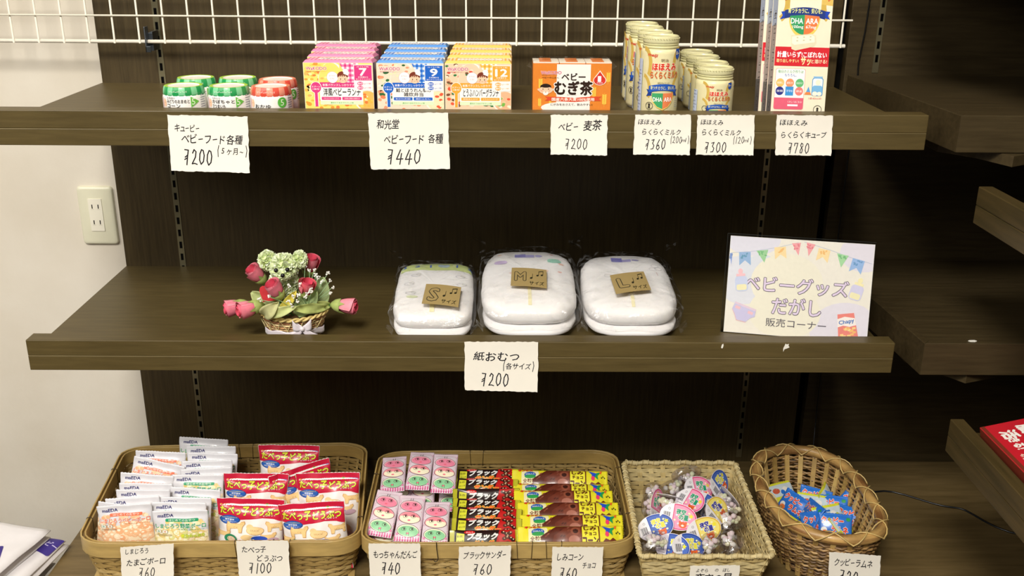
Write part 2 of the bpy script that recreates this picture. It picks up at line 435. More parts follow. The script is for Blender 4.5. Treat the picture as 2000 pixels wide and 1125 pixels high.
chip(1.5443, -.444, .0254, 'small white crumb lying on the edge of the right corner shelf', [(-.007,.001),(-.004,-.002),(.003,-.0025),(.007,0),(.004,.0035),(-.003,.003)], 'z')

def corner_shelf(z, label, gus=True):
    t = thing('corner_shelf', (1.7, -SD/2, z), label=label, cat='shelf')
    X = Matrix.Translation((-1.7, SD/2, 0))
    zt, zb = LH, LH-.0570
    poly = [(1.4625, -SD), (1.995, -SD), (1.995, -.012), (1.4335, -.012)]
    def slab(P, a, b): 
        n = len(P); return [(p[0], p[1], a) for p in P] + [(p[0], p[1], b) for p in P], [tuple(range(n))[::-1], tuple(range(n, 2*n))] + [(i, (i+1) % n, n+(i+1) % n, n+i) for i in range(n)]
    v, f = slab([(1.474, -SD+.012), (1.995, -SD+.012), (1.995, -.012), (1.446, -.012)], zb+.006, zt-.0012)
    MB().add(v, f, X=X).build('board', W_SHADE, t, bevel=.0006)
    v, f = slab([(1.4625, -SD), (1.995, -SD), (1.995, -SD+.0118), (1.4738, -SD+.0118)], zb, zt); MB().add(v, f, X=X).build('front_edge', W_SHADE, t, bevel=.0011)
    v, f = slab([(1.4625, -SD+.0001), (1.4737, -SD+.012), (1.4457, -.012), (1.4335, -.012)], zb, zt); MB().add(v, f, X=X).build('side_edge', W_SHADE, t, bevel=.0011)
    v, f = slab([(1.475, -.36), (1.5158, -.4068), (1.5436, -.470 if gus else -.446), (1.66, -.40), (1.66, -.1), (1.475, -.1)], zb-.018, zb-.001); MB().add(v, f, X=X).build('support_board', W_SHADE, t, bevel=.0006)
    return t
corner_shelf(Z1, 'upper corner shelf of dark wood right of the upper long shelf')
corner_shelf(0, 'middle corner shelf of dark wood with a white crumb on its edge', False)
corner_shelf(.665, 'topmost corner shelf, unseen above the frame, added to shade the corner')  # unseen shelf, set low to throw shade on the corner panel
def side_shelf(z, y0, label):
    t = thing('side_shelf', (1.74, -.95, z), label=label, cat='shelf'); X = Matrix.Translation((-1.74, .95, 0))
    MB().box((1.522, -1.4, -.026-LH), (1.998, y0, -LH), X=X).build('board', W_SIDE, t, bevel=.0008)
    zs = -.0290
    MB().box((1.50, -1.4, zs), (1.5219, y0, 0), X=X).build('lip_strip', W_SIDE, t, bevel=.0014)
    MB().box((1.5002, -1.4, -.058), (1.5219, y0, zs-.0004), X=X).build('lip_strip', W_SIDE, t, bevel=.0012)
side_shelf(-.0857, -.503, 'lower right-hand side shelf running towards the viewer, red boxes on it')
side_shelf(.292, -.466, 'upper right-hand side shelf running towards the viewer, empty')
side_shelf(.67, -.466, 'topmost right-hand side shelf, unseen above the frame, added to cast shade')  # unseen upper shelf added to keep light off the right side
# base cabinet
t = thing('base_cabinet', (.97, -.33, -1.3), label='low wooden base unit under the four baskets', cat='cabinet'); X = Matrix.Translation((-.97, .33, 1.3))
MB().box((-.048, -.66, -.475), (1.998, -.0005, -.45), X=X).build('top_board', wood_mat('base_wood', '#7a6642', '#5a4a2b', (1.2, 14, 14), .4), t, bevel=.0015)
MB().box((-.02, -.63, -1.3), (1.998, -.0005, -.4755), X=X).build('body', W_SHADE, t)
# wire grid
t = thing('wire_grid', (.6, -.04, .4545), label='white wire mesh panel hung in front of the wood panel above the upper shelf', cat='grid')
GX0, GP = -.0432, .04665
for i in range(-6, 32):
    x = GX0 + i*GP - .6
    MB().tube([(x, -.0035, -.003), (x, -.0035, .45)], .0019, 6, '#e9e4d4').build('wire', PAINT, t, smooth=True)
for k in range(1, 9):
    MB().tube([(-.95, -.0065, .0472*k), (.819, -.0065, .0472*k)], .0019, 6, '#e9e4d4').build('wire', PAINT, t, smooth=True)
MB().tube([(-.95, 0, 0), (.812, 0, 0)], .0036, 10, '#ece7da').build('frame_wire', PAINT, t, smooth=True)
h_ = MB(); X = Matrix.Translation((.1175, 0, 0))
h_.box((-.0045, -.034, .437), (.001, -.002, .472), '#4b5054', X=X)
h_.box((-.0085, -.052, .436), (-.0065, -.034, .482), '#6e7680', X=X).box((-.0085, -.052, .436), (.001, -.050, .447), '#4b5054', X=X).box((-.0085, -.036, .437), (.0012, -.0335, .470), '#596069', X=X)
tag(h_.build('grid_hook', METAL, bevel=.0006), 'grey steel hook holding the wire grid on the left slotted standard', 'hook')
h_ = MB(); X = Matrix.Translation((1.2975, 0, 0))
h_.box((-.0045, -.034, .437), (.001, -.002, .472), '#4b5054', X=X).box((-.0085, -.052, .436), (-.0065, -.034, .482), '#6e7680', X=X)
tag(h_.build('grid_hook', METAL, bevel=.0006), 'second grey steel grid hook, hidden behind the tall cream cartons', 'hook')
tag(MB().tube([(1.4608, -.006, 1.0), (1.4605, -.006, .53), (1.459, -.006, .479), (1.4535, -.007, .42), (1.4565, -.007, .375), (1.455, -.007, .0), (1.455, -.007, -.3), (1.458, -.008, -.44), (1.47, -.05, -.4478)], .0016, 6, '#0b0b0a').build('power_cord', PLASTIC, smooth=True), 'thin black cord hanging down the panel behind the upper corner shelf', 'cord')
pts = [(1.46 + .38*q + .012*math.sin(q*14), -.11 - .23*q*q + .01*math.sin(q*21), -.4478) for q in [k/24 for k in range(25)]]
tag(MB().tube(pts, .0018, 6, '#12151a').build('power_cord', PLASTIC, smooth=True), 'dark cable lying on the base board right of the oval basket', 'cord')
# outlet
t = thing('wall_outlet', (-.0545, .03, .0998), label='cream double power socket on the white wall left of the shelves', cat='socket')
def rr_pts(w, h, r, n=6):
    P = []
    for cx, cy, a0 in ((w/2-r, h/2-r, 0), (-w/2+r, h/2-r, 90), (-w/2+r, -h/2+r, 180), (w/2-r, -h/2+r, 270)):
        for k in range(n+1): a = math.radians(a0+90*k/n); P.append((cx+r*math.cos(a), cy+r*math.sin(a)))
    return P
def plate(P, levels, col, name, mat, parent, loc=(0,0,0)):
    m = MB(); vs = []; n = len(P)
    for s, d in levels: vs += [(p[0]*s[0], -d, p[1]*s[1]) for p in P]
    fs = []
    for i in range(len(levels)-1):
        fs += [(i*n+k, i*n+(k+1) % n, (i+1)*n+(k+1) % n, (i+1)*n+k) for k in range(n)]
    fs.append(tuple(range((len(levels)-1)*n, len(levels)*n)))
    m.add(vs, fs, col); o = m.build(name, mat, parent, smooth=False); o.location = loc
    return smooth_angle(o, 35)
plate(rr_pts(.0715, .1215, .007), [((1,1),0),((1,1),.004),((.985,.99),.006),((.94,.965),.0075),((.8,.9),.0082)], '#d9d6bd', 'cover_plate', PLASTIC, t)
rc = plate(rr_pts(.0275, .068, .001), [((1,1),.0078),((1,1),.0095),((.985,.995),.0098)], '#e9e4d2', 'receptacle', PLASTIC, t, (-.001, 0, .002))
for zz in (.018, -.015):
    for xx in (-.0062, .0062):
        MB().box((xx-.001, -.0101, zz-.0042), (xx+.001, -.0095, zz+.0042), '#24211c').box((xx-.003, -.0100, zz-.0062), (xx+.003, -.0097, zz-.0055), '#c9c4b2').build('socket_slot', PLASTIC, rc)
# ================================================================= price cards
def price_card(corners, y, label, lines, name='price_card', tilt=0, curl=.0012, seed=0):
    """corners: (x, z) of TL, TR, BR, BL in the world; the card hangs in the plane y, facing the viewer"""
    cx = sum(c[0] for c in corners)/4; cz = sum(c[1] for c in corners)/4
    Q = [(c[0]-cx, c[1]-cz) for c in corners]
    rg = random.Random(seed + int(cx*1000)); nu, nv = 28, 12
    fb = [rg.uniform(-.0007, .0007) for _ in range(64)]
    def S(u, v, o):      # u, v in 0..1
        a = [Q[3][i]*(1-u) + Q[2][i]*u for i in (0, 1)]; b = [Q[0][i]*(1-u) + Q[1][i]*u for i in (0, 1)]
        x = a[0]*(1-v)+b[0]*v; z = a[1]*(1-v)+b[1]*v
        return (x, -.0006 - curl*(1-v)**2*4*(.4+.6*u) - o, z)
    m = MB(); vs = []
    for side in (0, 1):
        for j in range(nv+1):
            for i in range(nu+1):
                p = S(i/nu, j/nv, .00035*side); 
                e = fb[(i*3+j) % 64] if (j in (0, nv) or i in (0, nu)) else 0
                vs.append((p[0] + (e if i in (0, nu) else 0), p[1], p[2] + (e if j in (0, nv) else 0)))
    fs = []; n1 = (nu+1)*(nv+1)
    for j in range(nv):
        for i in range(nu):
            a = j*(nu+1)+i; fs.append((n1+a, n1+a+1, n1+a+nu+2, n1+a+nu+1)); fs.append((a+nu+1, a+nu+2, a+1, a))
    rim = [i for i in range(nu+1)] + [j*(nu+1)+nu for j in range(1, nv+1)] + [nv*(nu+1)+i for i in range(nu-1, -1, -1)] + [j*(nu+1) for j in range(nv-1, 0, -1)]
    for a, b in zip(rim, rim[1:]+rim[:1]): fs.append((a, b, n1+b, n1+a))
    m.add(vs, fs, '#f3eee2')
    o = m.build(name, PAPER); o.location = (cx, y, cz); tag(o, label, 'price card')
    W = math.dist(corners[0], corners[1]); H = math.dist(corners[0], corners[3])
    ink = Ink()
    for s, x, yy, h, xe in lines: hand(ink, s, x*W, (1-yy)*H, h*H, xe*W)
    ink.build('handwriting', o, mapper=lambda u, v, oo: S(u/W, v/H, .00035+oo), L=.012, base=.00012, step=1e-6)
    return o
YL = -SD
price_card([(.2693,.3917),(.3892,.3898),(.3868,.3046),(.267,.3068)], YL, 'hand-lettered ¥200 card on the upper shelf lip below the baby food jars',
  [('キュ-ピ-', .08,.23,.14,.40), ('ベビ-フ-ド各種', .16,.42,.17,.93), ('(5ヶ月~)', .59,.62,.13,.99), ('¥200', .17,.74,.21,.55)])
price_card([(.5696,.3957),(.6897,.3974),(.6912,.3124),(.571,.3107)], YL, 'hand-lettered ¥440 card on the upper shelf lip below the baby meal boxes',
  [('和光堂', .10,.20,.17,.39), ('ベビ-フ-ド 各種', .18,.465,.17,.93), ('¥440', .21,.78,.20,.66)])
price_card([(.8437,.395),(.9293,.3955),(.9299,.3348),(.8449,.3354)], YL, 'small ¥200 card on the upper shelf lip below the orange barley tea pack',
  [('ベビ-', .13,.30,.22,.50), ('麦茶', .58,.27,.26,.90), ('¥200', .25,.73,.20,.67)])
price_card([(.9705,.3961),(1.0546,.3962),(1.0559,.336),(.9704,.3361)], YL, 'small ¥360 card on the upper shelf lip below the tall cream bottles',
  [('ほほえみ', .06,.185,.14,.48), ('らくらくミルク', .13,.435,.16,.84), ('(200ml)', .64,.625,.13,.99), ('¥360', .20,.745,.20,.58)])
price_card([(1.0646,.3963),(1.1506,.3963),(1.1529,.3362),(1.0658,.3361)], YL, 'small ¥300 card on the upper shelf lip below the short cream bottles',
  [('ほほえみ', .06,.185,.14,.46), ('らくらくミルク', .08,.44,.16,.78), ('(120ml)', .63,.625,.13,.97), ('¥300', .14,.81,.20,.54)])
price_card([(1.1835,.397),(1.2687,.3964),(1.2712,.3364),(1.1868,.336)], YL, 'small ¥780 card on the upper shelf lip below the tall milk cube cartons',
  [('ほほえみ', .06,.19,.15,.56), ('らくらくキュ-ブ', .08,.49,.17,.91), ('¥780', .22,.82,.20,.62)])
price_card([(.7112,.0256),(.8313,.0256),(.8312,-.0622),(.7107,-.0603)], YL, 'hand-lettered ¥200 card on the middle shelf lip below the nappy packs',
  [('紙おむつ', .12,.30,.19,.76), ('(各サイズ)', .51,.495,.13,.96), ('¥200', .22,.77,.20,.62)])
YB = -.4665
def low_card(x0, z0, x1, z1, H, y, label, lines):
    dx, dz = x1-x0, z1-z0
    price_card([(x0,z0),(x1,z1),(x1-dz*H/.09*.9,z1-H),(x0-dz*H/.09*.9,z0-H)], y, label, lines)
low_card(.1111,-.3576,.2037,-.3496,.078,YB,'hand-lettered ¥60 card on the left basket rim below the orange-lettered snack packets', [('しまじろう', .08,.13,.15,.54), ('たまごボ-ロ', .10,.42,.18,.86), ('¥60', .33,.70,.18,.66)])
low_card(.3127,-.344,.4027,-.343,.078,YB,'hand-lettered ¥100 card on the left basket rim below the red biscuit bags', [('たべっ子', .09,.23,.17,.57), ('どうぶつ', .37,.46,.17,.88), ('¥100', .20,.71,.20,.67)])
low_card(.5415,-.349,.6314,-.3488,.080,YB,'hand-lettered ¥40 card on the second basket rim below the pink face packets', [('もっちゃんだんご', .08,.28,.20,.95), ('¥40', .23,.63,.22,.62)])
low_card(.6984,-.3557,.7896,-.3526,.080,YB,'hand-lettered ¥60 card on the second basket rim below the black chocolate bars', [('ブラックサンダ-', .09,.23,.19,.92), ('¥60', .28,.59,.20,.67)])
low_card(.8609,-.3556,.9499,-.3555,.085,YB,'hand-lettered ¥60 card on the second basket rim below the yellow corn bars', [('しみコ-ン', .09,.24,.18,.63), ('チョコ', .60,.44,.16,.88), ('¥60', .16,.64,.20,.52)])
low_card(1.0972,-.3709,1.1835,-.3696,.080,-.4985,'hand-lettered card without a price on the square basket of candy cups', [('よぞら', .12,.12,.10,.38), ('の', .50,.12,.09,.58), ('ほし', .66,.12,.10,.82), ('夜空の星', .12,.32,.22,.86)])
low_card(1.3362,-.3469,1.4263,-.3549,.082,-.492,'hand-lettered ¥20 card on the oval wicker basket rim', [('クッピ-ラムネ', .10,.23,.20,.86), ('¥20', .21,.58,.23,.60)])
# ================================================================= upper shelf goods
ZS = Z1 + .0003
# --- jars of baby food
def jar(x, y, lidc, label, title, sub, badge, rot=0):
    G1, G2 = lidc
    t = thing('baby_food_jar', (x, y, ZS), (0, 0, rot), label, 'jar', 'jars of baby food on the upper shelf')
    m = MB(); m.lathe([(.001,0),(.026,0),(.0305,.002),(.0322,.006),(.0325,.012),(.0325,.036),(.0315,.040),(.0295,.0425),(.0285,.045)], 40, '#efece8')
    smooth_angle(m.build('glass_jar', CARD, t), 50)
    m = MB()
    def cc(i, k):
        if i >= 4: return '#f2ebe2' if i >= 6 else G2[2]
        return G1 if (k//3) % 2 == 0 else G2[0]
    m.lathe([(.0308,.0415),(.0314,.0430),(.0305,.0490),(.0296,.0520),(.0288,.0535),(.0262,.0538),(.0240,.0533),(.0238,.0522),(.0001,.0520)], 60, cols=cc)
    smooth_angle(m.build('lid', CARD, t), 50)
    ink = Ink(); R = .0326
    red = G2[1]
    ink.rect(-.0335, .002, -.0327, .038, '#c8355a').rect(-.0320, .002, -.0314, .038, '#c8355a')
    ink.ell(-.0262, .0300, .0036, .0065, '#f3c6a4')
    ink.ell(-.0272,.0305,.0004,.0005,'#5a3a2a',8).ell(-.0254,.0305,.0004,.0005,'#5a3a2a',8)
    if sub: ink.text(sub, -.0205, .0382, .0034, '#4a4650', w=.015, al='l', bold=0)
    ink.text(title[0], -.0205, .0330 if sub else .0262, .0058, '#2c2a2e', w=.036 if sub else .026, al='l')
    if len(title) > 1: ink.text(title[1], -.0205, .0262, .0054, '#2c2a2e', w=.022, al='l')
    if badge == 'tri': ink.poly([(.0175,.0400),(.0175,.0235),(.031,.0320)], '#6cc04a'); bx, bz = .0215, .0322
    else: ink.ell(.0235, .0315, .0075, .0080, '#5cb845'); bx, bz = .0235, .0315
    ink.text('5', bx, bz, .0095, '#eaf6dc', bold=0)
    for k in range(6): ink.rect(.034, .040-.0035*k, .034+.009+.0015*(k % 2), .0412-.0035*k, '#8a8790')
    ink.build('label_print', t, mapper=lambda u, v, o: ((R+o)*math.sin(u/R), -(R+o)*math.cos(u/R), v), L=.003, base=.0002, step=2.6e-5)
    ink = Ink(); RL = .0302
    ink.text('キユーピーベビーフード', -.002, .0468, .0040, '#f6f3ec', w=.028)
    for k in range(0, 20): ink.ell(-.0948+.0094*k+.0047, .0420, .0037, .0026, G1, 10)
    ink.build('lid_print', t, mapper=lambda u, v, o: ((RL+o+.0005)*math.sin(u/RL), -(RL+o+.0005)*math.cos(u/RL), v), L=.004, base=.0002)
    return t
GRN = ('#1f9a52', ('#7fcf9a', '#c8355a', '#a9d63c')); RED = ('#e0503e', ('#f09a80', '#c8355a', '#ee8a66'))
jar(.2770, -.385, GRN, 'green-lidded baby food jar, front left, reading みどりのおまめと', ['みどりのおまめと', 'コーン'], '北海道の', 'tri', .03)
jar(.3468, -.385, GRN, 'green-lidded baby food jar, front middle, reading かぼちゃとさつまいも', ['かぼちゃと', 'さつまいも'], 'なめらか', 'tri', .0)
jar(.4120, -.386, RED, 'red-lidded baby food jar, front right of the six jars', ['おかゆ'], None, 'dot', .0)
jar(.2715, -.300, GRN, 'green-lidded baby food jar behind the front left one', ['みどりのおまめと', 'コーン'], '北海道の', 'tri', .25)
jar(.3390, -.297, GRN, 'green-lidded baby food jar behind the front middle one', ['かぼちゃと', 'さつまいも'], 'なめらか', 'tri', .2)
jar(.4068, -.312, RED, 'red-lidded baby food jar behind the front right one', ['おかゆ'], None, 'dot', .3)

# --- baby meal boxes
def gingham(ink, x0, y0, x1, y1, a, b, n=9, ny=3):
    ink.rect(x0, y0, x1, y1, '#fbf3f0')
    dx = (x1-x0)/(2*n)
    for k in range(n): ink.rect(x0+2*k*dx, y0, x0+(2*k+1)*dx, y1, a); ink.layer -= 1
    ink.layer += 1
    dy = (y1-y0)/(2*ny)
    for k in range(ny): ink.rect(x0, y0+(2*k+.5)*dy, x1, y0+(2*k+1.5)*dy, a); ink.layer -= 1
    ink.layer += 1
    for k in range(n):
        for q in range(ny): ink.rect(x0+2*k*dx, y0+(2*q+.5)*dy, x0+(2*k+1)*dx, y0+(2*q+1.5)*dy, b); ink.layer -= 1
    ink.layer += 1
def meal_box(x, y, w, h, C, label, title, num, sub2, foods, seed=0, group=None):
    main, lite, fbg = C; d = .052
    t = thing('baby_meal_box', (x, y, ZS), (0, 0, 0), label, 'box', group)
    m = MB(); hw = w/2; e = .004
    vs = [(-hw,0,0),(hw,0,0),(hw,d,0),(-hw,d,0),(-hw,0,h-.001),(hw,0,h-.001),(hw,d,h-.003),(-hw,d,h-.003),(-hw+.003,.006,h+.0025),(hw-.003,.006,h+.0025),(hw-.004,d-.006,h+.0015),(-hw+.004,d-.006,h+.0015)]
    m.add(vs, [(0,3,2,1),(0,1,5,4)], '#f7e9c8')
    m.add(vs, [(1,2,6,5),(3,0,4,7)], '#8e3a63' if num == '7' else ('#3a5a9a' if num == '9' else '#d8a050'))
    m.add(vs, [(2,3,7,6),(4,5,9,8),(5,6,10,9),(6,7,11,10),(7,4,8,11),(8,9,10,11)], lite)
    m.build('carton', CARD, t, bevel=.0006, seg=1)
    # front artwork
    k = Ink(); rg = random.Random(seed); k.clip = (-hw+.0006, .0003, hw-.0006, h-.0012)
    x0, x1 = -hw+.0008, hw-.0008
    k.rect(x0, .0005, x1, h-.0015, fbg[0])
    for q in range(24): k.cyc(q); k.ell(rg.uniform(x0+.003, x1-.003), rg.uniform(.002, .026), .003, .0025, fbg[1+rg.randrange(len(fbg)-1)], 8)
    k.at(0, .0262, 1, 0, .0668/.0935)
    # food photograph on the left and right
    for q in range(110):
        px = rg.uniform(x0+.002, -hw*.05) if q % 4 else rg.uniform(hw*.1, x1-.002); py = rg.uniform(.003, h-.003) if q % 4 else rg.uniform(.003, h*.30)
        k.cyc(q) if q else (k.top(), k.cyc(0)); s = rg.uniform(.0018, .0042); k.ell(px, py, s*1.2, s, fbg[1+rg.randrange(len(fbg)-1)], 8, rg.uniform(0, 3))
    # gingham upper right, cut by a plate edge
    gx0 = -.004; k.top()
    k.ell(gx0-.006, h*.55, .021, h*.47, '#f4f0ea', 24)
    k.ell(gx0-.0075, h*.55, .019, h*.45, fbg[0], 24)
    gingham(k, gx0+.006, h*.44, hw-.022, h-.0015, lite, main, 4, 5)
    k.poly([(gx0+.006,h-.0014),(gx0+.006,h*.62),(gx0+.013,h*.78)], fbg[0])
    for q in range(10): k.cyc(q); k.ell(rg.uniform(x0+.002, gx0+.004), rg.uniform(h*.5, h-.004), .0028, .0022, fbg[1+rg.randrange(len(fbg)-1)], 8)
    k.top()
    k.ell(hw-.011, h*.16, .019, .024, '#f4ede0', 20); k.ell(hw-.010, h*.14, .0165, .021, fbg[-1], 20)
    for q in range(16): k.cyc(q); k.ell(hw-.010+rg.uniform(-.010,.009), h*.14+rg.uniform(-.014,.016), .0028, .0026, foods[rg.randrange(len(foods))], 8)
    k.top()
    # band, white panel, text
    k.rect(-w*.27, h*.44, w*.237, h*.555, main)
    k.text('食事バランスしっかりケア', -.0005, h*.495, .0052, '#fdf4f2', w=w*.46)
    k.rect(-w*.277, h*.05, w*.343, h*.44, '#fbf8f3'); k.rect(-w*.277, h*.05, w*.343, h*.135, '#dff0c8')
    k.text('素材のうまみでやさしい味', .004, h*.092, .0036, '#5aa047', w=w*.33)
    for a, b in ((-w*.255, w*.025), (w*.042, w*.325)): k.rrect(a, h*.155, b, h*.225, .0012, main)
    k.text(sub2[0], -w*.115, h*.19, .0032, '#fff4f0', w=w*.22, bold=0); k.text(sub2[1], w*.185, h*.19, .0032, '#fff4f0', w=w*.22, bold=0)
    if len(title) == 1: k.text(title[0], w*.042, h*.335, .0165, '#1f1d1e', w=w*.535, bold=.02)
    else: k.text(title[0], w*.042, h*.385, .0085, '#1f1d1e', w=w*.52, bold=.02); k.text(title[1], w*.042, h*.29, .0085, '#1f1d1e', w=w*.29, bold=.02)
    # spoon
    sx = -hw*.66
    k.ell(sx, h*.435, .0088, .0125, '#fbf3f0'); k.rect(sx-.0032, .0006, sx+.0032, h*.33, '#fbf3f0')
    k.ell(sx, h*.435, .0078, .0115, main); k.rect(sx-.0022, .0006, sx+.0022, h*.34, main)
    k.text('スプーン', sx, h*.455, .0035, '#fff', w=.013); k.text('1本付', sx, h*.40, .0035, '#fff', w=.010)
    # maker's mark
    k.rrect(x0+.003, h*.80, x0+.036, h*.93, .003, '#f8efe0' if False else fbg[0]); k.text('WaKODO', x0+.0035, h*.865, .0068, '#c9387c', w=.031, al='l', bold=.02, outline='#fbf3ea', ow=.05)
    k.text('和光堂ベビーフード', x0+.0045, h*.80, .0022, '#c9387c', w=.021, al='l', bold=0)
    # round note and a child's face in a chef's hat
    k.at(0, .0262 + h*.66*(.0668/.0935) - h*.66); 
    k.ell(-.0090, h*.665, .0088, .0088, '#c9a0a8'); k.ell(-.0090, h*.665, .0084, .0084, '#fdf8f6')
    k.text('おでかけ', -.0092, h*.69, .0024, '#b87a88', w=.009, bold=0); k.text('にも!', -.0092, h*.645, .0024, '#b87a88', w=.006, bold=0)
    fx, fy = .0065, h*.645
    k.ell(fx, fy+.004, .0082, .0070, '#7a3420'); k.ell(fx, fy-.0005, .0078, .0062, '#f6cfae')
    for q in range(5): k.poly([(fx-.0068+.0028*q, fy+.0055), (fx-.0068+.0028*(q+1), fy+.0055), (fx-.0054+.0028*q, fy+.0020)], '#7a3420')
    k.ell(fx-.0032, fy-.0006, .0007, .0012, '#4a2416', 10); k.ell(fx+.0032, fy-.0006, .0007, .0012, '#4a2416', 10)
    k.ell(fx-.0042, fy-.0032, .0012, .0008, '#ef9a86', 10); k.ell(fx+.0042, fy-.0032, .0012, .0008, '#ef9a86', 10); k.line([(fx-.0012,fy-.0032),(fx+.0012,fy-.0032)], .0004, '#c0503a')
    k.poly([(fx+.001,fy+.0075),(fx+.0085,fy+.0045),(fx+.0095,fy+.0095),(fx+.004,fy+.0125)], '#fdfaf6'); k.ell(fx+.0045,fy+.0115,.0042,.0032,'#fdfaf6')
    k.at(0, .0262, 1, 0, .0668/.0935)
    # age panel
    ax0, ax1 = hw-.0285, hw-.0020
    k.rect(ax0-.0008, h*.375, ax1+.0008, h*.955, '#fdf6f2'); k.rect(ax0, h*.60, ax1, h*.94, main)
    k.text(num, (ax0+ax1)/2, h*.79, .0150, '#fffaf6', w=.0105 if len(num) == 1 else .0175, bold=.03)
    k.text('(もぐもぐ期)', (ax0+ax1)/2, h*.905, .0030, '#fffaf6', w=.018, bold=0); k.text('か月頃から', (ax0+ax1)/2, h*.675, .0030, '#fffaf6', w=.015); k.text('歯ぐきでつぶせる', (ax0+ax1)/2, h*.63, .0026, '#fffaf6', w=.022, bold=0)
    for yy in (.53, .435):
        k.ell(ax0+.0085, h*yy, .0046, .0040, main); k.text('80', ax0+.0085, h*yy, .0042, '#fff', w=.0075, bold=0); k.text('g×1個', ax0+.0195, h*yy, .0034, main, w=.010, bold=0)
    k.build('front_print', t, mat=INK)
    # lid artwork
    k = Ink(); L1 = .042
    gingham(k, -hw+.004, .001, hw-.0045, L1-.002, lite, main, 16, 4)
    k.rect(-hw*.62, .010, hw*.72, .030, '#fbf6f0'); k.text(''.join(title), 0, .020, .0105, '#2a2626', w=w*.55)
    k.text('栄養マルシェ', -hw*.55+.004, .0335, .0038, main, w=.02, al='l')
    k.build('lid_print', t, mapper=lambda u, v, o: (u, .006+v*(d-.012)/L1, h+.0025-v*.001/L1+o))
    return t
PK = ('#dc3c82', '#ee86b2', ['#fbdf72', '#f29a3a', '#f6b94a', '#fdeaa0', '#ee8040', '#f2b860'])
BL = ('#1c64c8', '#5c98e2', ['#f6dcc4', '#f0835a', '#f8e8d4', '#2f6a3a', '#f29a74', '#e8e4b8'])
YE = ('#f0a838', '#f5c664', ['#f0d0b0', '#2f7a44', '#e8583a', '#7a4a30', '#f6e2cc', '#f0b890'])
fp = (['#ee7a38', '#fbd060', '#f7b848', '#fff0b8'], ['#e85a3a', '#6ab04a', '#f6e8c0', '#f2edc8'], ['#e8583a', '#f7ecd0', '#7ab850', '#f4c8a0'])
data = [('pink', .5222, .1055, PK, ['洋風ベビーランチ'], '7', ('チキンとトマトのコーンライス', '白身魚と野菜の洋風煮込み'), fp[0]),
        ('blue', .6312, .1020, BL, ['鮭とほうれん草の', '雑炊弁当'], '9', ('鮭とほうれん草の雑炊', '鶏わんむし'), fp[1]),
        ('yellow', .7340, .1010, YE, ['とうふハンバーグランチ'], '12', ('野菜あんかけ', 'とうふハンバーグ'), fp[2])]
ordn = ['front', 'second', 'third', 'rearmost']
for ci, (cn, bx, bw, C, ti, nu_, s2, fo) in enumerate(data):
    root = None
    for r in range(4):
        lab = f'{cn} baby meal box marked {nu_}, {ordn[r]} of the four in its row'
        if root is None: root = meal_box(bx, -.4150, bw, .0935, C, lab, ti, nu_, s2, fo, 11+ci, 'baby meal boxes on the upper shelf')
        else: dup(root, (bx + (-.0065*r if ci == 0 else (-.002*r if ci == 1 else .0005*r)), -.4150 + .0715*r, ZS), (0, 0, (-.02, .015, -.01)[r-1]), lab)
# --- barley tea pack
t = thing('barley_tea_pack', (.877, -.4145, ZS), (0, 0, 0), 'shrink-wrapped orange pack of three small barley tea cartons', 'drink pack')
for i in range(3):
    cx = -.04 + .04*i
    c = MB().box((cx-.0196, 0, 0), (cx+.0196, .046, .0935), '#e8872e').box((cx-.0196, .0005, .0936), (cx+.0196, .0455, .0955), '#f3e8d8')
    c.box((cx-.0100, .001, .0956), (cx+.0080, .045, .0962), '#e07a2c')
    c.build('drink_carton', CARD, t, bevel=.0015)
k = Ink(); H = .0935
k.rect(-.0594, .001, .0594, H-.001, '#ea8a30'); k.rect(-.0235, .001, .0280, .03, '#fbf8f2')
k.at(0, .0262, 1, 0, .0668/.0935)
for (wx, wy, sc) in ((-.048,.052,1),(-.049,.012,.8),(.055,.066,1),(.034,.035,1),(.050,.019,1.1),(-.033,.012,.6)):
    for j in range(6):
        k.cyc(j, 6)
        for s_ in (-1, 1): k.ell(wx+s_*.0016*sc, wy-.008*sc+.0032*j*sc, .0013*sc, .0021*sc, '#f6cf52', 8, -s_*.5)
    k.line([(wx, wy-.014*sc), (wx, wy+.012*sc)], .0006, '#f0bc40')
k.poly([(-.0235,.001),(-.0235,H-.001),(.0280,H-.001),(.0280,.001)], '#fbf8f2')
k.ell(-.012,.001,.035,.012,'#fbf8f2')
k.text('WaKODO', -.0475, H*.80, .0065, '#c9387c', w=.031, al='l', bold=.02, outline='#fdf2e6', ow=.05)
k.text('和光堂ベビーフード', -.046, H*.745, .0024, '#a04020', w=.024, al='l', bold=0); k.text('ベビーのじかん', -.046, H*.69, .0040, '#3a2018', w=.026, al='l', bold=.01)
k.text('ベビー', .0020, H*.71, .0150, '#2e1c12', w=.036, bold=.035)
k.text('むぎ茶', .0025, H*.455, .0285, '#2e1c12', w=.057, bold=.045, outline='#fbf8f2', ow=.06)
k.text('Barley Tea', .0, H*.30, .0022, '#7a5a40', w=.014, bold=0)
pts = [(-.041,H*.17),(-.037,H*.215),(-.041,H*.26),(-.020,H*.255),(.004,H*.235),(.026,H*.26),(.046,H*.27),(.041,H*.225),(.045,H*.17),(.026,H*.165),(.004,H*.14),(-.020,H*.155)]
k.poly(pts, '#e2512c'); k.text('国産六条大麦100%使用', .002, H*.20, .0068, '#fffaf0', w=.065, bold=.02)
k.text('にがみをおさえて、飲みやすい!', .0, H*.08, .0052, '#3a2418', w=.064, bold=.01)
k.ell(.0420, H*.635, .0100, .0105, '#fff4e8').poly([(.034,H*.70),(.050,H*.70),(.0420,H*.86)], '#fff4e8'); k.ell(.0420, H*.635, .0090, .0094, '#d8342c').poly([(.0350,H*.69),(.0490,H*.69),(.0420,H*.83)], '#d8342c')
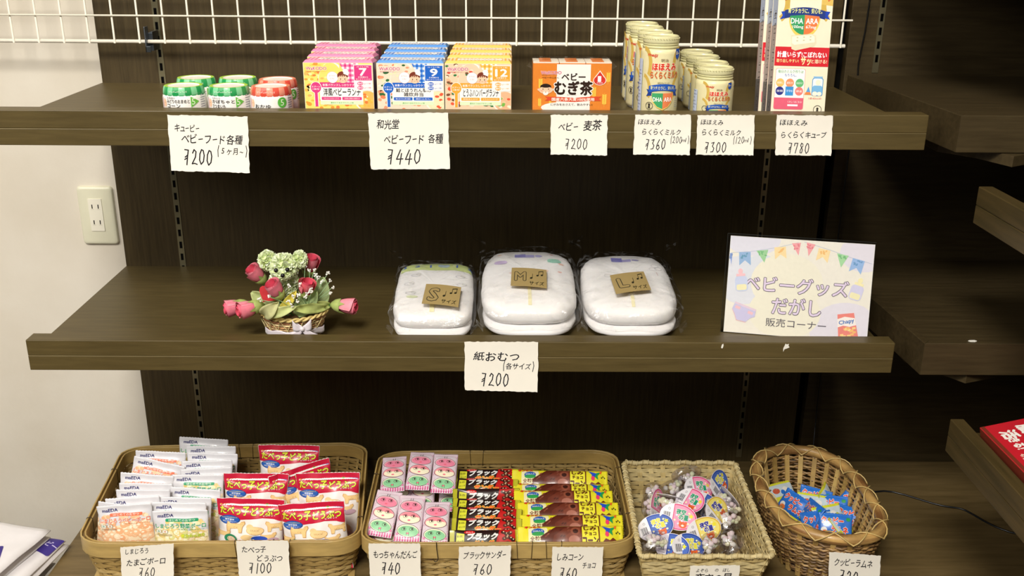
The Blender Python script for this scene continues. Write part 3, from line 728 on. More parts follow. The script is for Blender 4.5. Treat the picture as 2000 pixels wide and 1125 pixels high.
k.text('1', .0415, H*.665, .0120, '#fff', w=.0042, bold=.012); k.text('か月頃', .0420, H*.575, .0030, '#fff', w=.009, bold=0)
fx, fy = -.0400, H*.43
k.ell(fx, fy+.004, .0085, .0075, '#2a1a12'); k.ell(fx-.0105, fy-.001, .0022, .0026, '#f6cfae', 10); k.ell(fx+.0105, fy-.001, .0022, .0026, '#f6cfae', 10); k.ell(fx, fy-.002, .0105, .0080, '#f6cfae')
k.ell(fx, fy+.0065, .0082, .0035, '#2a1a12')
for s_ in (-1, 1): k.ell(fx+s_*.0042, fy, .0007, .0014, '#2a1a12', 8); k.ell(fx+s_*.006, fy-.0035, .0013, .0009, '#ef9a78', 8)
k.ell(fx, fy-.0085, .0040, .0045, '#fdf8f0'); k.ell(fx, fy-.006, .0016, .0016, '#e8b89a', 10)
k.build('front_print', t)
m = MB(); pr = []
for (u, s_, z) in ((0,1,.0002),(0,1.012,.004),(0,1.015,.05),(0,1.012,.088),(0,.995,.0965),(0,.90,.0985)):
    pr.append([(x*s_, .023+(y-.023)*s_*1.02, z) for x, y in ((-.0605,-.0008),(-.02,-.0012),(.02,-.0010),(.0605,-.0008),(.0605,.047),(-.0605,.047))])
vs = [p for r_ in pr for p in r_]; fs = []
for i in range(5): fs += [(i*6+q, i*6+(q+1) % 6, (i+1)*6+(q+1) % 6, (i+1)*6+q) for q in range(6)]
fs.append(tuple(range(30, 36))); m.add(vs, fs, '#fff')
for s_ in (-1, 1): m.add([(s_*.0615,.01,.084),(s_*.0615,.035,.084),(s_*.0690,.03,.0865),(s_*.0690,.012,.0880),(s_*.064,.02,.093)], [(0,1,2,3),(0,3,4),(1,2,4)], '#fff')
m.build('shrink_wrap', CLEAR, t)
# --- cream aluminium milk bottles
def bottle(h, x, y, label, group, rot=0):
    t = thing('milk_bottle', (x, y, ZS), (0, 0, rot), label, 'bottle', group)
    R = .0298; cap = h-.0180
    m = MB(); m.lathe([(.001,.0005),(.0255,.0005),(.0268,.0025)], 40, '#c9ccd2'); m.lathe([(.0268,.0025),(.0290,.0045),(R,.008),(R,cap-.008),(.0295,cap-.005),(.0284,cap-.0025),(.0268,cap-.0008),(.0258,cap)], 40, '#e4dcae')
    smooth_angle(m.build('body', CARD, t), 50)
    m = MB(); m.lathe([(.0258,cap-.001),(.0275,cap),(.0279,cap+.002),(.0272,cap+.0032),(.0262,cap+.0037),(.0270,cap+.0042),(.0274,cap+.0058),(.0266,cap+.0068)], 40, '#d4d09e')
    smooth_angle(m.build('cap_ring', PLASTIC, t), 50)
    n = 120; prof = [(.0262,cap+.0068),(.0272,cap+.0078),(.0276,cap+.0095),(.0278,cap+.0120),(.0275,cap+.0150),(.0268,cap+.0172),(.0256,cap+.0180),(.0240,cap+.0176),(.0234,cap+.0160),(.0001,cap+.0158)]
    m = MB(); vs = []
    for i, (r, z) in enumerate(prof):
        for q in range(n): a = 2*math.pi*q/n; rr = r - (.00035 if (q % 2 and 3 <= i <= 4) else 0); vs.append((rr*math.cos(a), rr*math.sin(a), z))
    m.add(vs, [(i*n+q, i*n+(q+1) % n, (i+1)*n+(q+1) % n, (i+1)*n+q) for i in range(len(prof)-1) for q in range(n)], '#d8d4a6')
    for q in range(40): a = 2*math.pi*q/40; m.box((-.0012,-.0004,-.0006),(.0012,.0004,.0006),'#cdc996', X=Matrix.Rotation(a,4,'Z') @ Matrix.Translation((0,-.0279,cap+.0140)) @ Matrix.Rotation(.5,4,'Y'))
    smooth_angle(m.build('cap', PLASTIC, t), 40)
    return t, R, cap
GOLD = '#cfae52'
def bottle_art(t, R, hb, small):
    k = Ink(); s = 1.0; T = 0.0; k.at(0, .0616 if small else .1096, .70 if small else .90, 0, .62 if small else 1)
    # gold curls left and right
    for sg in (-1, 1):
        k.ring(sg*.0345*s, T-.018*s, .0135*s, .024*s, .0065*s, GOLD, 18, 90 if sg > 0 else -40, 220 if sg > 0 else 90)
        k.ring(sg*.0360*s, T-.056*s, .0150*s, .022*s, .0055*s, GOLD, 18, 100 if sg > 0 else -30, 210 if sg > 0 else 80)
    k.text('meiji', -.0180*s, T-.004*s, .0058*s, '#d0402c', w=.0165*s, bold=.03, shear=.2, rot=-6)
    k.text('明治', .0035, T-.011*s, .0050*s, '#6a4a2a', w=.0125*s, bold=0)
    k.text('ほほえみ', .0040, T-.0207*s, .0105*s, '#d8321f', w=.042*s, bold=.05, outline='#fbf3d8', ow=.05)
    k.text('らくらくミルク', .0050, T-.0329*s, .0098*s, '#e07838', w=.050*s, bold=.02, outline='#a8321c', ow=.03)
    k.poly([(.0235*s,T+.006),(.034*s,T+.006),(.034*s,T-.006*s),(.0285*s,T-.0105*s),(.0235*s,T-.006*s)], '#1f4fb0'); k.text('0~', .0285*s, T-.0005, .0052*s, '#f2e9c0', bold=.02)
    k.text('母乳サイエンス', .003, T-.0446*s, .0030*s, '#5a4a20', w=.020*s, bold=0)
    for sg in (-1, 1): k.poly([(.003+sg*.029,T-.0655),(.003+sg*.0255,T-.060),(.003+sg*.029,T-.0545),(.003+sg*.019,T-.0565),(.003+sg*.019,T-.0635)], '#1a3c8c')
    P = [(-.0215+.049*i/10, T-.0495+.0035*math.sin(math.pi*i/10)) for i in range(11)]
    cz = T-.060
    def ribbon():
        k.poly(P + [(p[0], p[1]-.0098) for p in reversed(P)], '#1f55b8'); k.text('育つチカラに、安心を。', .003, T-.0520, .0054, '#f4f0a0', w=.043, bold=.01)
    L_ = [(-.0155*s,cz),(.003,cz),(.003,cz-.0240*s),(-.006*s,cz-.0205*s),(-.0125*s,cz-.0135*s),(-.0150*s,cz-.007*s)]
    R_ = [(.003,cz),(.0215*s,cz),(.0210*s,cz-.007*s),(.0185*s,cz-.0135*s),(.012*s,cz-.0205*s),(.003,cz-.0240*s)]
    k.poly([(p[0]*1.06-.0003, p[1]-.0012) for p in L_[:1]+L_[3:]] + [(.003,cz-.026*s)] + [(p[0]*1.05, p[1]-.0012) for p in (R_[4], R_[3], R_[2], R_[1])], '#eecf6a')
    k.poly(L_, '#3fa368'); k.poly(R_, '#e98452'); ribbon()
    k.text('DHA', -.0058*s, cz-.0095*s, .0062*s, '#fff', w=.0150*s, bold=.02); k.text('ARA', .0120*s, cz-.0095*s, .0062*s, '#fff', w=.0140*s, bold=.02)
    k.at()
    if not small:
        k.ring(-.0175, .0300, .0055, .0055, .0007, '#35302a', 20); k.ell(-.0175,.0320,.0018,.0018,'#35302a',10); k.poly([(-.0195,.0265),(-.0155,.0265),(-.0165,.0305),(-.0185,.0305)],'#35302a')
        for q in range(5): k.rect(.0235, .040-.003*q, .0320, .0408-.003*q, '#9aa0b0')
    else: k.ring(-.0185, .0262, .0042, .0042, .0006, '#35302a', 20)
    k.rect(-.046, .010, -.0335, hb-.014, '#c4cfe6')
    for q in range(14 if not small else 8): k.rect(-.0450, .014+.0052*q, -.0350-.002*(q % 3), .0152+.0052*q, '#8d97b4')
    k.build('label_print', t, mapper=lambda u, v, o: ((R+o)*math.sin(u/R), -(R+o)*math.cos(u/R), v), L=.0025, base=.0002, step=2.6e-5)
t, R, cap = bottle(.1335, 1.0137, -.385, 'tall cream milk bottle, front one of the four tall ones', 'tall milk bottles'); bottle_art(t, R, cap-.002, False)
for i, (x, y, ro) in enumerate(((1.0145,-.3136,-.25),(1.0114,-.2350,-.3),(1.0129,-.1650,-.5))):
    dup(t, (x, y, ZS), (0,0,ro), ['tall cream milk bottle, second of the four tall ones from the front','tall cream milk bottle, third of the four tall ones from the front','tall cream milk bottle, rearmost of the four tall ones'][i])
t, R, cap = bottle(.0870, 1.1004, -.385, 'short cream milk bottle, front one of the four short ones', 'short milk bottles'); bottle_art(t, R, cap-.002, True)
for i, (x, y, ro) in enumerate(((1.1053,-.3230,-.3),(1.1077,-.2409,-.25),(1.1103,-.1700,-.4))):
    dup(t, (x, y, ZS), (0,0,ro), ['short cream milk bottle, second of the four short ones from the front','short cream milk bottle, third of the four short ones from the front','short cream milk bottle, rearmost of the four short ones'][i])
# --- tall milk cube cartons, leaning back
def cube_carton(loc, rot, label):
    t = thing('milk_cube_carton', loc, rot, label, 'carton', 'tall milk cube cartons'); w, d, H = .0840, .0280, .235; hw = w/2
    m = MB(); m.box((-hw,0,0),(hw,d,H),'#f1ead0'); m.build('carton', CARD, t, bevel=.0006, seg=1)
    k = Ink(); k.clip = (-hw+.0004, .0005, hw-.0004, H-.0005); z = lambda px: .0225 + (217.0-px)*.000772    # artwork heights
    for sg in (-1, 1): k.ring(sg*.047, z(10), .020, .026, .009, GOLD, 18, 100 if sg > 0 else -60, 235 if sg > 0 else 80)
    k.poly([(hw-.0005,z(12)),(hw-.0005,z(-10)),(.012,z(0)),(.014,z(8))], '#e0bd62')
    k.text('ほほえみ', -.002, z(-52), .020, '#d8321f', w=.07, bold=.05); k.text('らくらくキューブ', .004, z(-8), .017, '#e0703a', w=.074, bold=.04, outline='#b8402a', ow=.03)
    k.rrect(-.0195, z(13.5), .0195, z(8), .0012, '#d9c28c'); k.text('母乳サイエンス', 0, z(10.8), .0035, '#4a3a18', w=.033, bold=0)
    k.poly([(-.038,z(40)),(-.034,z(32)),(-.0365,z(25)),(-.026,z(23)),(-.026,z(36))], '#1540b0'); k.poly([(.039,z(38)),(.035,z(31)),(.0385,z(23)),(.028,z(22)),(.028,z(35))], '#1540b0')
    P = [(-.031+.062*i/12, z(22-6.5*math.sin(math.pi*i/12))) for i in range(13)]; k.poly(P + [(p[0], p[1]-.0125) for p in reversed(P)], '#1a3580')
    k.text('育つチカラに、安心を。', 0, z(22.5), .0074, '#f0f090', w=.052, bold=.02)
    cz = z(30)
    k.ell(0, cz-.004, .0240, .0300, '#f0cf60', 28); k.poly([(-.024,cz+.002),(.024,cz+.002),(.024,cz+.027),(-.024,cz+.027)], '#f1ead0')
    k.poly(P + [(p[0], p[1]-.0125) for p in reversed(P)], '#1a3580'); k.text('育つチカラに、安心を。', 0, z(22.5), .0074, '#f0f090', w=.052, bold=.02)
    n = 12
    k.poly([(0,cz)]+[(-.0225*math.cos(math.pi/2*i/n), cz-.002-.0275*math.sin(math.pi/2*i/n)) for i in range(n+1)], '#2f9a60'); k.poly([(0,cz)]+[(.0225*math.cos(math.pi/2*i/n), cz-.002-.0275*math.sin(math.pi/2*i/n)) for i in range(n+1)][::-1], '#ec7c44')
    k.text('DHA', -.0115, z(42), .0078, '#fff', w=.0185, bold=.02); k.text('ARA', .0115, z(42), .0078, '#fff', w=.0185, bold=.02)
    k.text('100mg', -.0095, z(54), .0058, '#fff', w=.0165, bold=.01); k.text('67mg', .0105, z(54), .0058, '#fff', w=.0155, bold=.01)
    k.rect(-hw+.0004, z(129), hw-.0004, z(92), '#d3202e')
    k.poly([(-.019,z(70)),(.013,z(66)),(.019,z(69)),(.0205,z(84)),(.018,z(90)),(-.011,z(99)),(-.017,z(96))], '#e3dcbc'); k.poly([(-.0175,z(72)),(.013,z(68)),(.017,z(71)),(.018,z(82)),(-.013,z(88)),(-.017,z(85))], '#f8f3dc')
    for ix in range(3):
        for iy in range(2): k.ell(-.009+.010*ix, z(80-ix*1.2-6*iy), .0016, .0010, '#cfc8a4', 8)
    k.text('計量いらず!こぼれない', 0, z(106.5), .0088, '#fff', w=.076, bold=.03)
    k.text('取り出しやすい!', -.0215, z(119), .0052, '#fbe8a0', w=.034, bold=.02); k.text('サッ', .0065, z(119), .0115, '#fbf0b0', w=.015, bold=.04); k.text('と溶ける!', .027, z(119), .0062, '#fbe8c0', w=.024, bold=.02)
    k.rrect(-.0385, z(214), .0075, z(134), .003, '#e88a8a'); k.rrect(-.0380, z(213.5), .0070, z(134.6), .003, '#fbfaf6'); k.rrect(-.0380, z(213.5), .0070, z(191), .003, '#e2607a'); k.rect(-.0380, z(196), .0070, z(191), '#e2607a')
    k.text('毎日のミルク作りは', -.0152, z(140), .0048, '#2f9a50', w=.039, bold=.01); k.text('もちろん。', -.0152, z(147), .0045, '#2f60c0', w=.018, bold=.01)
    cs = ['#eebf6a', '#ec9466', '#62b877', '#2a2f86', '#3a92d8', '#ee8078']; ws = ['夜間に', '調乳を', 'お出かけ', '夜間', 'ママの', '帰省']
    for i in range(6):
        bx, bz = -.0305+.0150*(i % 3), z(162 if i < 3 else 178)
        if i == 4: k.rect(bx-.0062, bz-.0068, bx+.0062, bz+.0068, cs[i])
        else: k.ell(bx, bz, .0064, .0066, cs[i], 14)
        k.text(ws[i], bx, bz, .0034, '#fff', w=.0095, bold=0)
    k.text('くわしくはこちら!', -.006, z(199), .0032, '#fff', w=.022, bold=0); k.rect(-.0170, z(207.5), -.0010, z(204), '#fff')
    # bottle drawing
    k.rrect(.0190, z(186), .0360, z(151), .003, '#4a9ad8'); k.rrect(.0200, z(185), .0350, z(152), .003, '#e8f2f6'); k.rrect(.0200, z(185), .0350, z(166), .003, '#7ab8e4'); k.rect(.0205, z(151), .0345, z(148), '#8abce4')
    k.ell(.0240, z(182), .0042, .0036, '#f6efe0', 10); k.ell(.0310, z(182), .0038, .0032, '#f6efe0', 10); k.ell(.0280, z(160), .0040, .0045, '#f2ecd6', 10)
    k.poly([(.008,z(184)),(.019,z(184)),(.0165,z(179)),(.010,z(179))], '#ee8a4a'); k.poly([(.0105,z(179)),(.0170,z(179)),(.0138,z(168))], '#5aa0dc')
    k.text('1本40mlの', .0250, z(191), .0036, '#e07070', w=.020, bold=0)
    k.ring(.0300, z(213), .0062, .0062, .0007, '#35302a', 22); k.ell(.0300, z(211), .0018, .0018, '#35302a', 10); k.poly([(.0282,z(216)),(.0318,z(216)),(.0308,z(212)),(.0292,z(212))], '#35302a')
    k.build('front_print', t)
    k = Ink(); rg = random.Random(5)
    k.rect(.0008, .001, d-.0008, z(165), '#6f6a6a'); k.rect(.0008, z(165), d-.0008, z(50), '#b7a8a4'); k.rect(.0008, z(50), d-.0008, H-.001, '#b9c4de')
    for q in range(40): k.cyc(q); zz = .172*rg.random(); k.rect(.0025+.006*rg.random(), zz+.003, .010+.008*rg.random(), zz+.0042, '#55504e')
    k.rect(.0003, .001, .0010, z(50), '#c03040'); k.rect(.0003, z(50), .0012, H-.001, '#2a50b0'); k.rect(d-.0012, z(150), d-.0004, z(50), '#c03040')
    k.ell(d/2, z(205), .0035, .0050, '#2a2826', 12); k.ell(d/2, z(205), .0022, .0035, '#8a8684', 12)
    k.build('side_print', t, mapper=lambda u, v, o: (-hw-o, u, v) )
    return t
c0 = cube_carton((1.2275, -.4105, ZS), (math.radians(-9.5), math.radians(1.2), 0), 'cream milk cube carton facing the viewer, frontmost of the leaning tall cartons')
dup(c0, (1.2270, -.3820, ZS), (math.radians(-9.5), math.radians(1.2), 0), 'second tall milk cube carton, flush behind the front one so only its spine shows')
dup(c0, (1.2225, -.3530, ZS), (math.radians(-9.8), math.radians(1.2), 0), 'rearmost tall milk cube carton, a narrow cream and red stripe of its front showing')
# ================================================================= middle shelf: flower basket
def ring_pts(rx, ry, z, n, cx=0, cy=0): return [(cx+rx*math.cos(2*math.pi*i/n), cy+ry*math.sin(2*math.pi*i/n), z) for i in range(n)]
fb = thing('flower_arrangement', (.4200, -.372, .0004), (0, 0, .10), 'little wicker basket of pink roses with a pale green carnation puppy', 'flower basket')
def FL(x, y, z): c, s_ = math.cos(-.10), math.sin(-.10); dx, dy = x-.42, y+.372; return Vector((dx*c-dy*s_, dx*s_+dy*c, z))
bk = MB(); N = 36
for kk in range(9):
    z = .004+.0046*kk; f = .040+.0135*(kk/8)
    pts = []
    for j in range(N*2):
        a = math.pi*j/N; off = .0012*math.cos(math.pi*j/2 + kk*math.pi)
        pts.append(((f+off)*math.cos(a)*1.0, (f*.66+off)*math.sin(a), z + (.0045*math.cos(a)**2)*(kk/8)))
    bk.tube(pts, .0019, 5, ['#c9a878', '#b88a5c', '#d9c290', '#b07850'][kk % 4], closed=True, flat=.8)
bk.build('wicker_body', STRAW, fb, smooth=True)['kind'] = 'stuff'
for off in (0, math.pi):
    pts = [((.0555+.0016*math.cos(14*a+off))*math.cos(a), (.0375+.0016*math.cos(14*a+off))*math.sin(a), .0435+.0045*math.cos(a)**2*1.0+.0022*math.sin(14*a+off)) for a in [2*math.pi*i/160 for i in range(160)]]
    MB().tube(pts, .0022, 6, '#d8c07c', closed=True).build('rim_braid', STRAW, fb, smooth=True)
w = MB()
for i in range(7):
    a0 = math.radians(200+20*i)
    for sg in (-1, 1):
        pts = [((.0435+.0125*q/6)*math.cos(a0+sg*.16*(q/6-.5)*2), (.0290+.0085*q/6)*math.sin(a0+sg*.16*(q/6-.5)*2)-.001, .006+.034*q/6) for q in range(7)]
        w.tube(pts, .0008, 5, '#d8c890')
w.build('cross_lacing', STRAW, fb, smooth=True)
MB().lathe([(.001,.002),(.038,.002),(.052,.040),(.001,.040)], 36, '#8a6a48', sy=.66).build('liner', STRAW, fb, smooth=True)
# satin ribbon: band and bow
def sheet(fn, nu, nv, col, name, mat, parent, th=0, colf=None):
    m = MB(); vs = [fn(i/nu, j/nv) for j in range(nv+1) for i in range(nu+1)]
    fs = [(j*(nu+1)+i, j*(nu+1)+i+1, (j+1)*(nu+1)+i+1, (j+1)*(nu+1)+i) for j in range(nv) for i in range(nu)]
    m.add(vs, fs, col); o = m.build(name, mat, parent, smooth=True)
    if th: md = o.modifiers.new('t', 'SOLIDIFY'); md.thickness = th
    return o
sheet(lambda u, v: ((.0495+.001*math.sin(20*u))*math.cos(math.radians(190+160*u)), (.0335)*math.sin(math.radians(190+160*u))-.002, .012+.011*v+.0015*math.sin(25*u)), 60, 3, '#cfc6cc', 'ribbon_band', SATIN, fb, .0004)
bc = Vector((.0165, -.0395, .0300))
for sg in (-1, 1):
    def loop(u, v, sg=sg):
        a = u*math.pi*2; r = .0155*math.sin(u*math.pi); w_ = .0030+.0062*math.sin(u*math.pi)
        return bc + Vector((sg*r, -.004*math.sin(a), .008*math.sin(a/2)*.9*math.sin(u*math.pi) + (v-.5)*2*w_))
    sheet(loop, 20, 4, '#d8d0d8', 'bow_loop', SATIN, fb, .0005)
    def tail(u, v, sg=sg):
        return bc + Vector((sg*(.021*u) + (v-.5)*.006*(1+u), -.001-.003*math.sin(u*3), -.019*u - (v-.5)*.010*(.3+u)*sg*-1))
    sheet(tail, 10, 4, '#d4ccd4', 'bow_tail', SATIN, fb, .0005)
MB().lathe([(.0001,-.004),(.0032,-.003),(.0040,0),(.0032,.003),(.0001,.004)], 12, '#ded6dc', X=Matrix.Translation(bc+Vector((0,-.003,0)))).build('bow_knot', SATIN, fb, smooth=True)
# carnations
def carnation(c, R, seed, name, parent, sc=(1,1,1), n=90, cols=('#e2edbe', '#eaf3cd', '#d8e6aa', '#f2f8e0')):
    rg = random.Random(seed); m = MB()
    ang = math.pi*(3-math.sqrt(5))
    m.lathe([(.0001,-R*.72),(R*.5,-R*.5),(R*.72,0),(R*.5,R*.5),(.0001,R*.72)], 12, cols[2], X=Matrix.Translation(c) @ Matrix.Diagonal((*sc, 1)))
    for i in range(n):
        zz = 1-2*(i+.5)/n; rr = math.sqrt(1-zz*zz); d = Vector((rr*math.cos(ang*i), rr*math.sin(ang*i), zz))
        t1 = d.orthogonal().normalized(); t1.rotate(Matrix.Rotation(rg.uniform(0, 6.28), 3, d)); t2 = d.cross(t1)
        W = R*rg.uniform(.42, .62); nn = 9; a = []; b = []; e = []
        ph = rg.uniform(0, 6)
        for q in range(nn):
            s_ = (q/(nn-1)-.5)*2; wv = math.sin(s_*4+ph)*R*.10
            a.append(Vector(c) + Vector(sc)*1.0*0 + _m(d*R*.45 + t1*s_*W*.35, sc))
            b.append(Vector(c) + _m(d*R*.82*(1-.12*s_*s_) + t1*s_*W*.8 + t2*wv, sc))
            e.append(Vector(c) + _m(d*(R*(1.0 if q % 2 else .90)*(1-.10*s_*s_)+R*rg.uniform(-.03,.05)) + t1*s_*W + t2*wv*1.8, sc))
        vs = a+b+e; fs = [(q, q+1, nn+q+1, nn+q) for q in range(nn-1)] + [(nn+q, nn+q+1, 2*nn+q+1, 2*nn+q) for q in range(nn-1)]
        m.add(vs, fs, cols[rg.randrange(len(cols))])
    return m.build(name, PETAL, parent, smooth=False)
def _m(v, sc): return Vector((v.x*sc[0], v.y*sc[1], v.z*sc[2]))
carnation(FL(.4045,-.362,.092), .026, 3, 'puppy_body', fb, (1,.85,1.05), 120)
carnation(FL(.4085,-.372,.1255), .0235, 5, 'puppy_head', fb, (1.05,.9,1.0), 120)
carnation(FL(.3812,-.366,.1340), .0175, 7, 'puppy_ear', fb, (.95,.8,1.05), 90)
carnation(FL(.4345,-.366,.1360), .0150, 8, 'puppy_ear', fb, (.9,.8,1.1), 80)
carnation(FL(.4120,-.396,.1195), .0125, 9, 'puppy_muzzle', fb, (1.05,.8,.85), 70)
for nm, (x, y, z) in (('puppy_eye', (.4017,-.4000,.1282)), ('puppy_eye', (.4204,-.4000,.1296)), ('puppy_nose', (.4140,-.4090,.1225))):
    MB().lathe([(.0001,-.0038),(.0027,-.0027),(.0038,0),(.0027,.0027),(.0001,.0038)], 14, '#0c0c0e', X=Matrix.Translation(FL(x, y, z))).build(nm, PLASTIC, fb, smooth=True)
# rosebuds
def rosebud(c, d, R, L, seed, cols=('#e87c90', '#f095a4', '#e26a80')):
    rg = random.Random(seed); d = Vector(d).normalized(); M_ = d.to_track_quat('Z', 'Y').to_matrix().to_4x4(); M_.translation = FL(*c) if True else Vector(c)
    m = MB()
    for ly in range(3):
        for k in range(3 if ly else 2):
            a0 = 2*math.pi*k/3 + ly*.9 + rg.uniform(-.2, .2); n = 9; vs = []
            for j in range(7):
                v = j/6; r = R*(.45+.75*math.sin(min(v*1.9, 1.75)))*(1-.20*ly)*(1 if v < .8 else 1+.10*(v-.8)*5*(ly == 0))
                for i in range(n):
                    s_ = i/(n-1)-.5; a = a0+s_*2.6; z = L*(v-.45) - (abs(s_)*2)**3*L*.12*v + ly*L*.05
                    vs.append((r*math.cos(a), r*math.sin(a), z))
            m.add(vs, [(j*n+i, j*n+i+1, (j+1)*n+i+1, (j+1)*n+i) for j in range(6) for i in range(n-1)], cols[(ly*2+k) % 3] if ly < 2 else '#dc4a64', X=M_)
    m.lathe([(.0001,-L*.5),(R*.6,-L*.4),(R*.75,0),(R*.45,L*.3),(.0001,L*.45)], 12, '#c83250', X=M_)
    o = m.build('rosebud', PETAL, fb, smooth=True)
    g = MB()
    g.lathe([(.0001,-L*.66),(R*.35,-L*.6),(R*.8,-L*.42),(R*1.02,-L*.2),(R*1.0,-L*.12)], 14, '#a9b86a', X=M_)
    for k in range(5):
        a = 2*math.pi*k/5; g.add([(R*1.0*math.cos(a-.4), R*1.0*math.sin(a-.4), -L*.2), (R*1.0*math.cos(a+.4), R*1.0*math.sin(a+.4), -L*.2), (R*1.22*math.cos(a), R*1.22*math.sin(a), L*.18)], [(0,1,2)], '#a0b060', X=M_)
    g.build('calyx', PETAL, o, smooth=True)
    end = M_ @ Vector((0, 0, -L*.6)); tgt = Vector((0, 0, .035)); mid = (end+tgt)/2 + Vector((0,0,-.004))
    MB().tube([end, mid, tgt], .0015, 6, '#5f9a58').build('stem', PETAL, o, smooth=True)
rosebud((.3605,-.360,.1050), (-.55,-.3,.75), .0115, .032, 1)
rosebud((.4020,-.412,.0970), (-.45,-.30,.85), .0120, .030, 2)
rosebud((.3560,-.405,.0640), (-.9,-.45,-.1), .0120, .036, 3)
rosebud((.3262,-.378,.0560), (-.95,-.3,-.1), .0115, .034, 4)
rosebud((.4475,-.395,.0930), (.25,-.25,.9), .0115, .028, 5, ('#e0606c', '#ea7c88', '#d44a58'))
rosebud((.4445,-.340,.1150), (.25,-.2,.9), .0125, .032, 6, ('#d86878', '#e07c8c', '#c85468'))
rosebud((.5040,-.372,.0555), (.95,-.28,-.05), .0120, .036, 7)
# red felt heart, green gauze leaves
hp = []
for i in range(24):
    a = 2*math.pi*i/24; hp.append((.00105*16*math.sin(a)**3, .00095*(13*math.cos(a)-5*math.cos(2*a)-2*math.cos(3*a)-math.cos(4*a))))
m = MB(); M_ = Matrix.Translation(FL(.3860,-.404,.0870)) @ Matrix.Rotation(math.radians(35), 4, 'Y')
m.add([(p[0], -.001, p[1]) for p in hp] + [(p[0], .001, p[1]) for p in hp], [tuple(range(24)), tuple(range(47, 23, -1))] + [(i, (i+1) % 24, 24+(i+1) % 24, 24+i) for i in range(24)], '#c83038', X=M_); m.build('felt_heart', PETAL, fb)
def leaf(p0, p1, w, bend, col, seed, curl=.3):
    p0, p1 = FL(*p0), FL(*p1); d = p1-p0; sd = d.cross(Vector((0,-1,.2))).normalized(); up = d.cross(sd).normalized(); rg = random.Random(seed); ph = rg.uniform(0, 6)
    def f(u, v):
        s_ = (v-.5)*2; ww = w*(math.sin(math.pi*min(u*.9+.08, 1))**.7)
        return p0 + d*u + up*(bend*math.sin(math.pi*u) - curl*w*s_*s_ + .0012*math.sin(u*9+ph+s_*3)) + sd*s_*ww
    sheet(f, 12, 6, col, 'gauze_leaf', PETAL, fb, .0004)
leaf((.405,-.400,.045), (.357,-.392,.088), .016, .006, '#b9c488', 1); leaf((.375,-.400,.050), (.407,-.418,.080), .012, -.010, '#c9c890', 2); leaf((.380,-.405,.052), (.435,-.418,.072), .009, -.008, '#c3ca88', 3)
leaf((.475,-.380,.056), (.425,-.415,.068), .009, -.006, '#b2be70', 4); leaf((.455,-.375,.045), (.4720,-.365,.105), .018, .004, '#a5b880', 5); leaf((.430,-.400,.050), (.4640,-.390,.090), .016, .004, '#9fb47a', 6); leaf((.480,-.368,.056), (.445,-.395,.064), .009, -.006, '#b6c074', 7)
leaf((.400,-.405,.050), (.436,-.415,.098), .008, .003, '#e2cf54', 8)
# baby's breath
for i, (x, y, z) in enumerate([(.3921,-.422,.0902),(.4254,-.415,.1067),(.4234,-.424,.0833),(.4322,-.424,.0921),(.4412,-.424,.0939),(.4525,-.424,.0922),(.4599,-.413,.0955),(.4594,-.413,.1007),(.4397,-.424,.0834),(.4496,-.366,.1166),(.4572,-.366,.1176),(.465,-.374,.1069),(.4731,-.374,.1006),(.4814,-.374,.1148),(.4857,-.374,.1024),(.4875,-.374,.0891),(.4845,-.374,.0792),(.4425,-.366,.1236),(.4414,-.406,.1058),(.4700,-.372,.0975),(.4605,-.372,.1110),(.4285,-.424,.0765),(.3720,-.408,.0800),(.4560,-.424,.0975)]):
    c = FL(x, y, z); m = MB(); rg = random.Random(i)
    for q in range(7):
        o_ = Vector((rg.uniform(-.0026,.0026), rg.uniform(-.002,.002), rg.uniform(-.0026,.0026)))
        m.lathe([(.0001,-.0016),(.0014,-.0006),(.0012,.0010),(.0001,.0017)], 6, '#f4f2ea', X=Matrix.Translation(c+o_) @ Matrix.Rotation(rg.uniform(0,3),4,'X'))
    o = m.build('babys_breath_bloom', PETAL, fb)
    t0 = FL(.448, -.395, .060) if x > .44 else FL(.432, -.405, .060)
    MB().tube([c, (c+t0)/2 + Vector((.004*math.sin(i), 0, .003)), t0], .00055, 4, '#8fb082').build('stem', PETAL, o)
# ================================================================= nappy packs
def pad_pt(u, v, w, l, t, e=4.0, sag=.35, seed=0, grow=1.0):
    """closed rounded cushion; u around, v pole to pole"""
    a = 2*math.pi*u; b = math.pi*(v-.5)
    def sg(x, p): return math.copysign(abs(x)**p, x)
    x = w/2*sg(math.cos(b), .35)*sg(math.cos(a), 2/e); y = l/2*sg(math.cos(b), .35)*sg(math.sin(a), 2/e); z = t/2*sg(math.sin(b), .75)
    f = (y/(l/2)+1)/2
    z *= (1-sag*(1-f)**1.5)
    n = noise.noise(Vector((x*38+seed, y*38, z*24)))*.0035 + noise.noise(Vector((x*90, y*150+seed, z*60)))*.0019
    k = grow
    return (x*(1+n*8)*k, y*k, z*(1+n*5)*k + n*.35)
def pad_mesh(name, parent, mat, w, l, t, zc, col, seed, e=4.0, sag=.35, grow=1.0, nu=72, nv=36, rough=0, y0=0):
    m = MB(); vs = []
    for j in range(nv+1):
        for i in range(nu):
            p = Vector(pad_pt(i/nu, j/nv, w, l, t, e, sag, seed, grow))
            if rough: p += Vector((noise.noise(p*55+Vector((seed,0,0))), noise.noise(p*55+Vector((9,seed,0))), noise.noise(p*70+Vector((0,3,seed))))) * rough
            vs.append((p.x, p.y+y0, p.z+zc))
    m.add(vs, [(j*nu+i, j*nu+(i+1) % nu, (j+1)*nu+(i+1) % nu, (j+1)*nu+i) for j in range(nv) for i in range(nu)], col)
    return m.build(name, mat, parent, smooth=True)
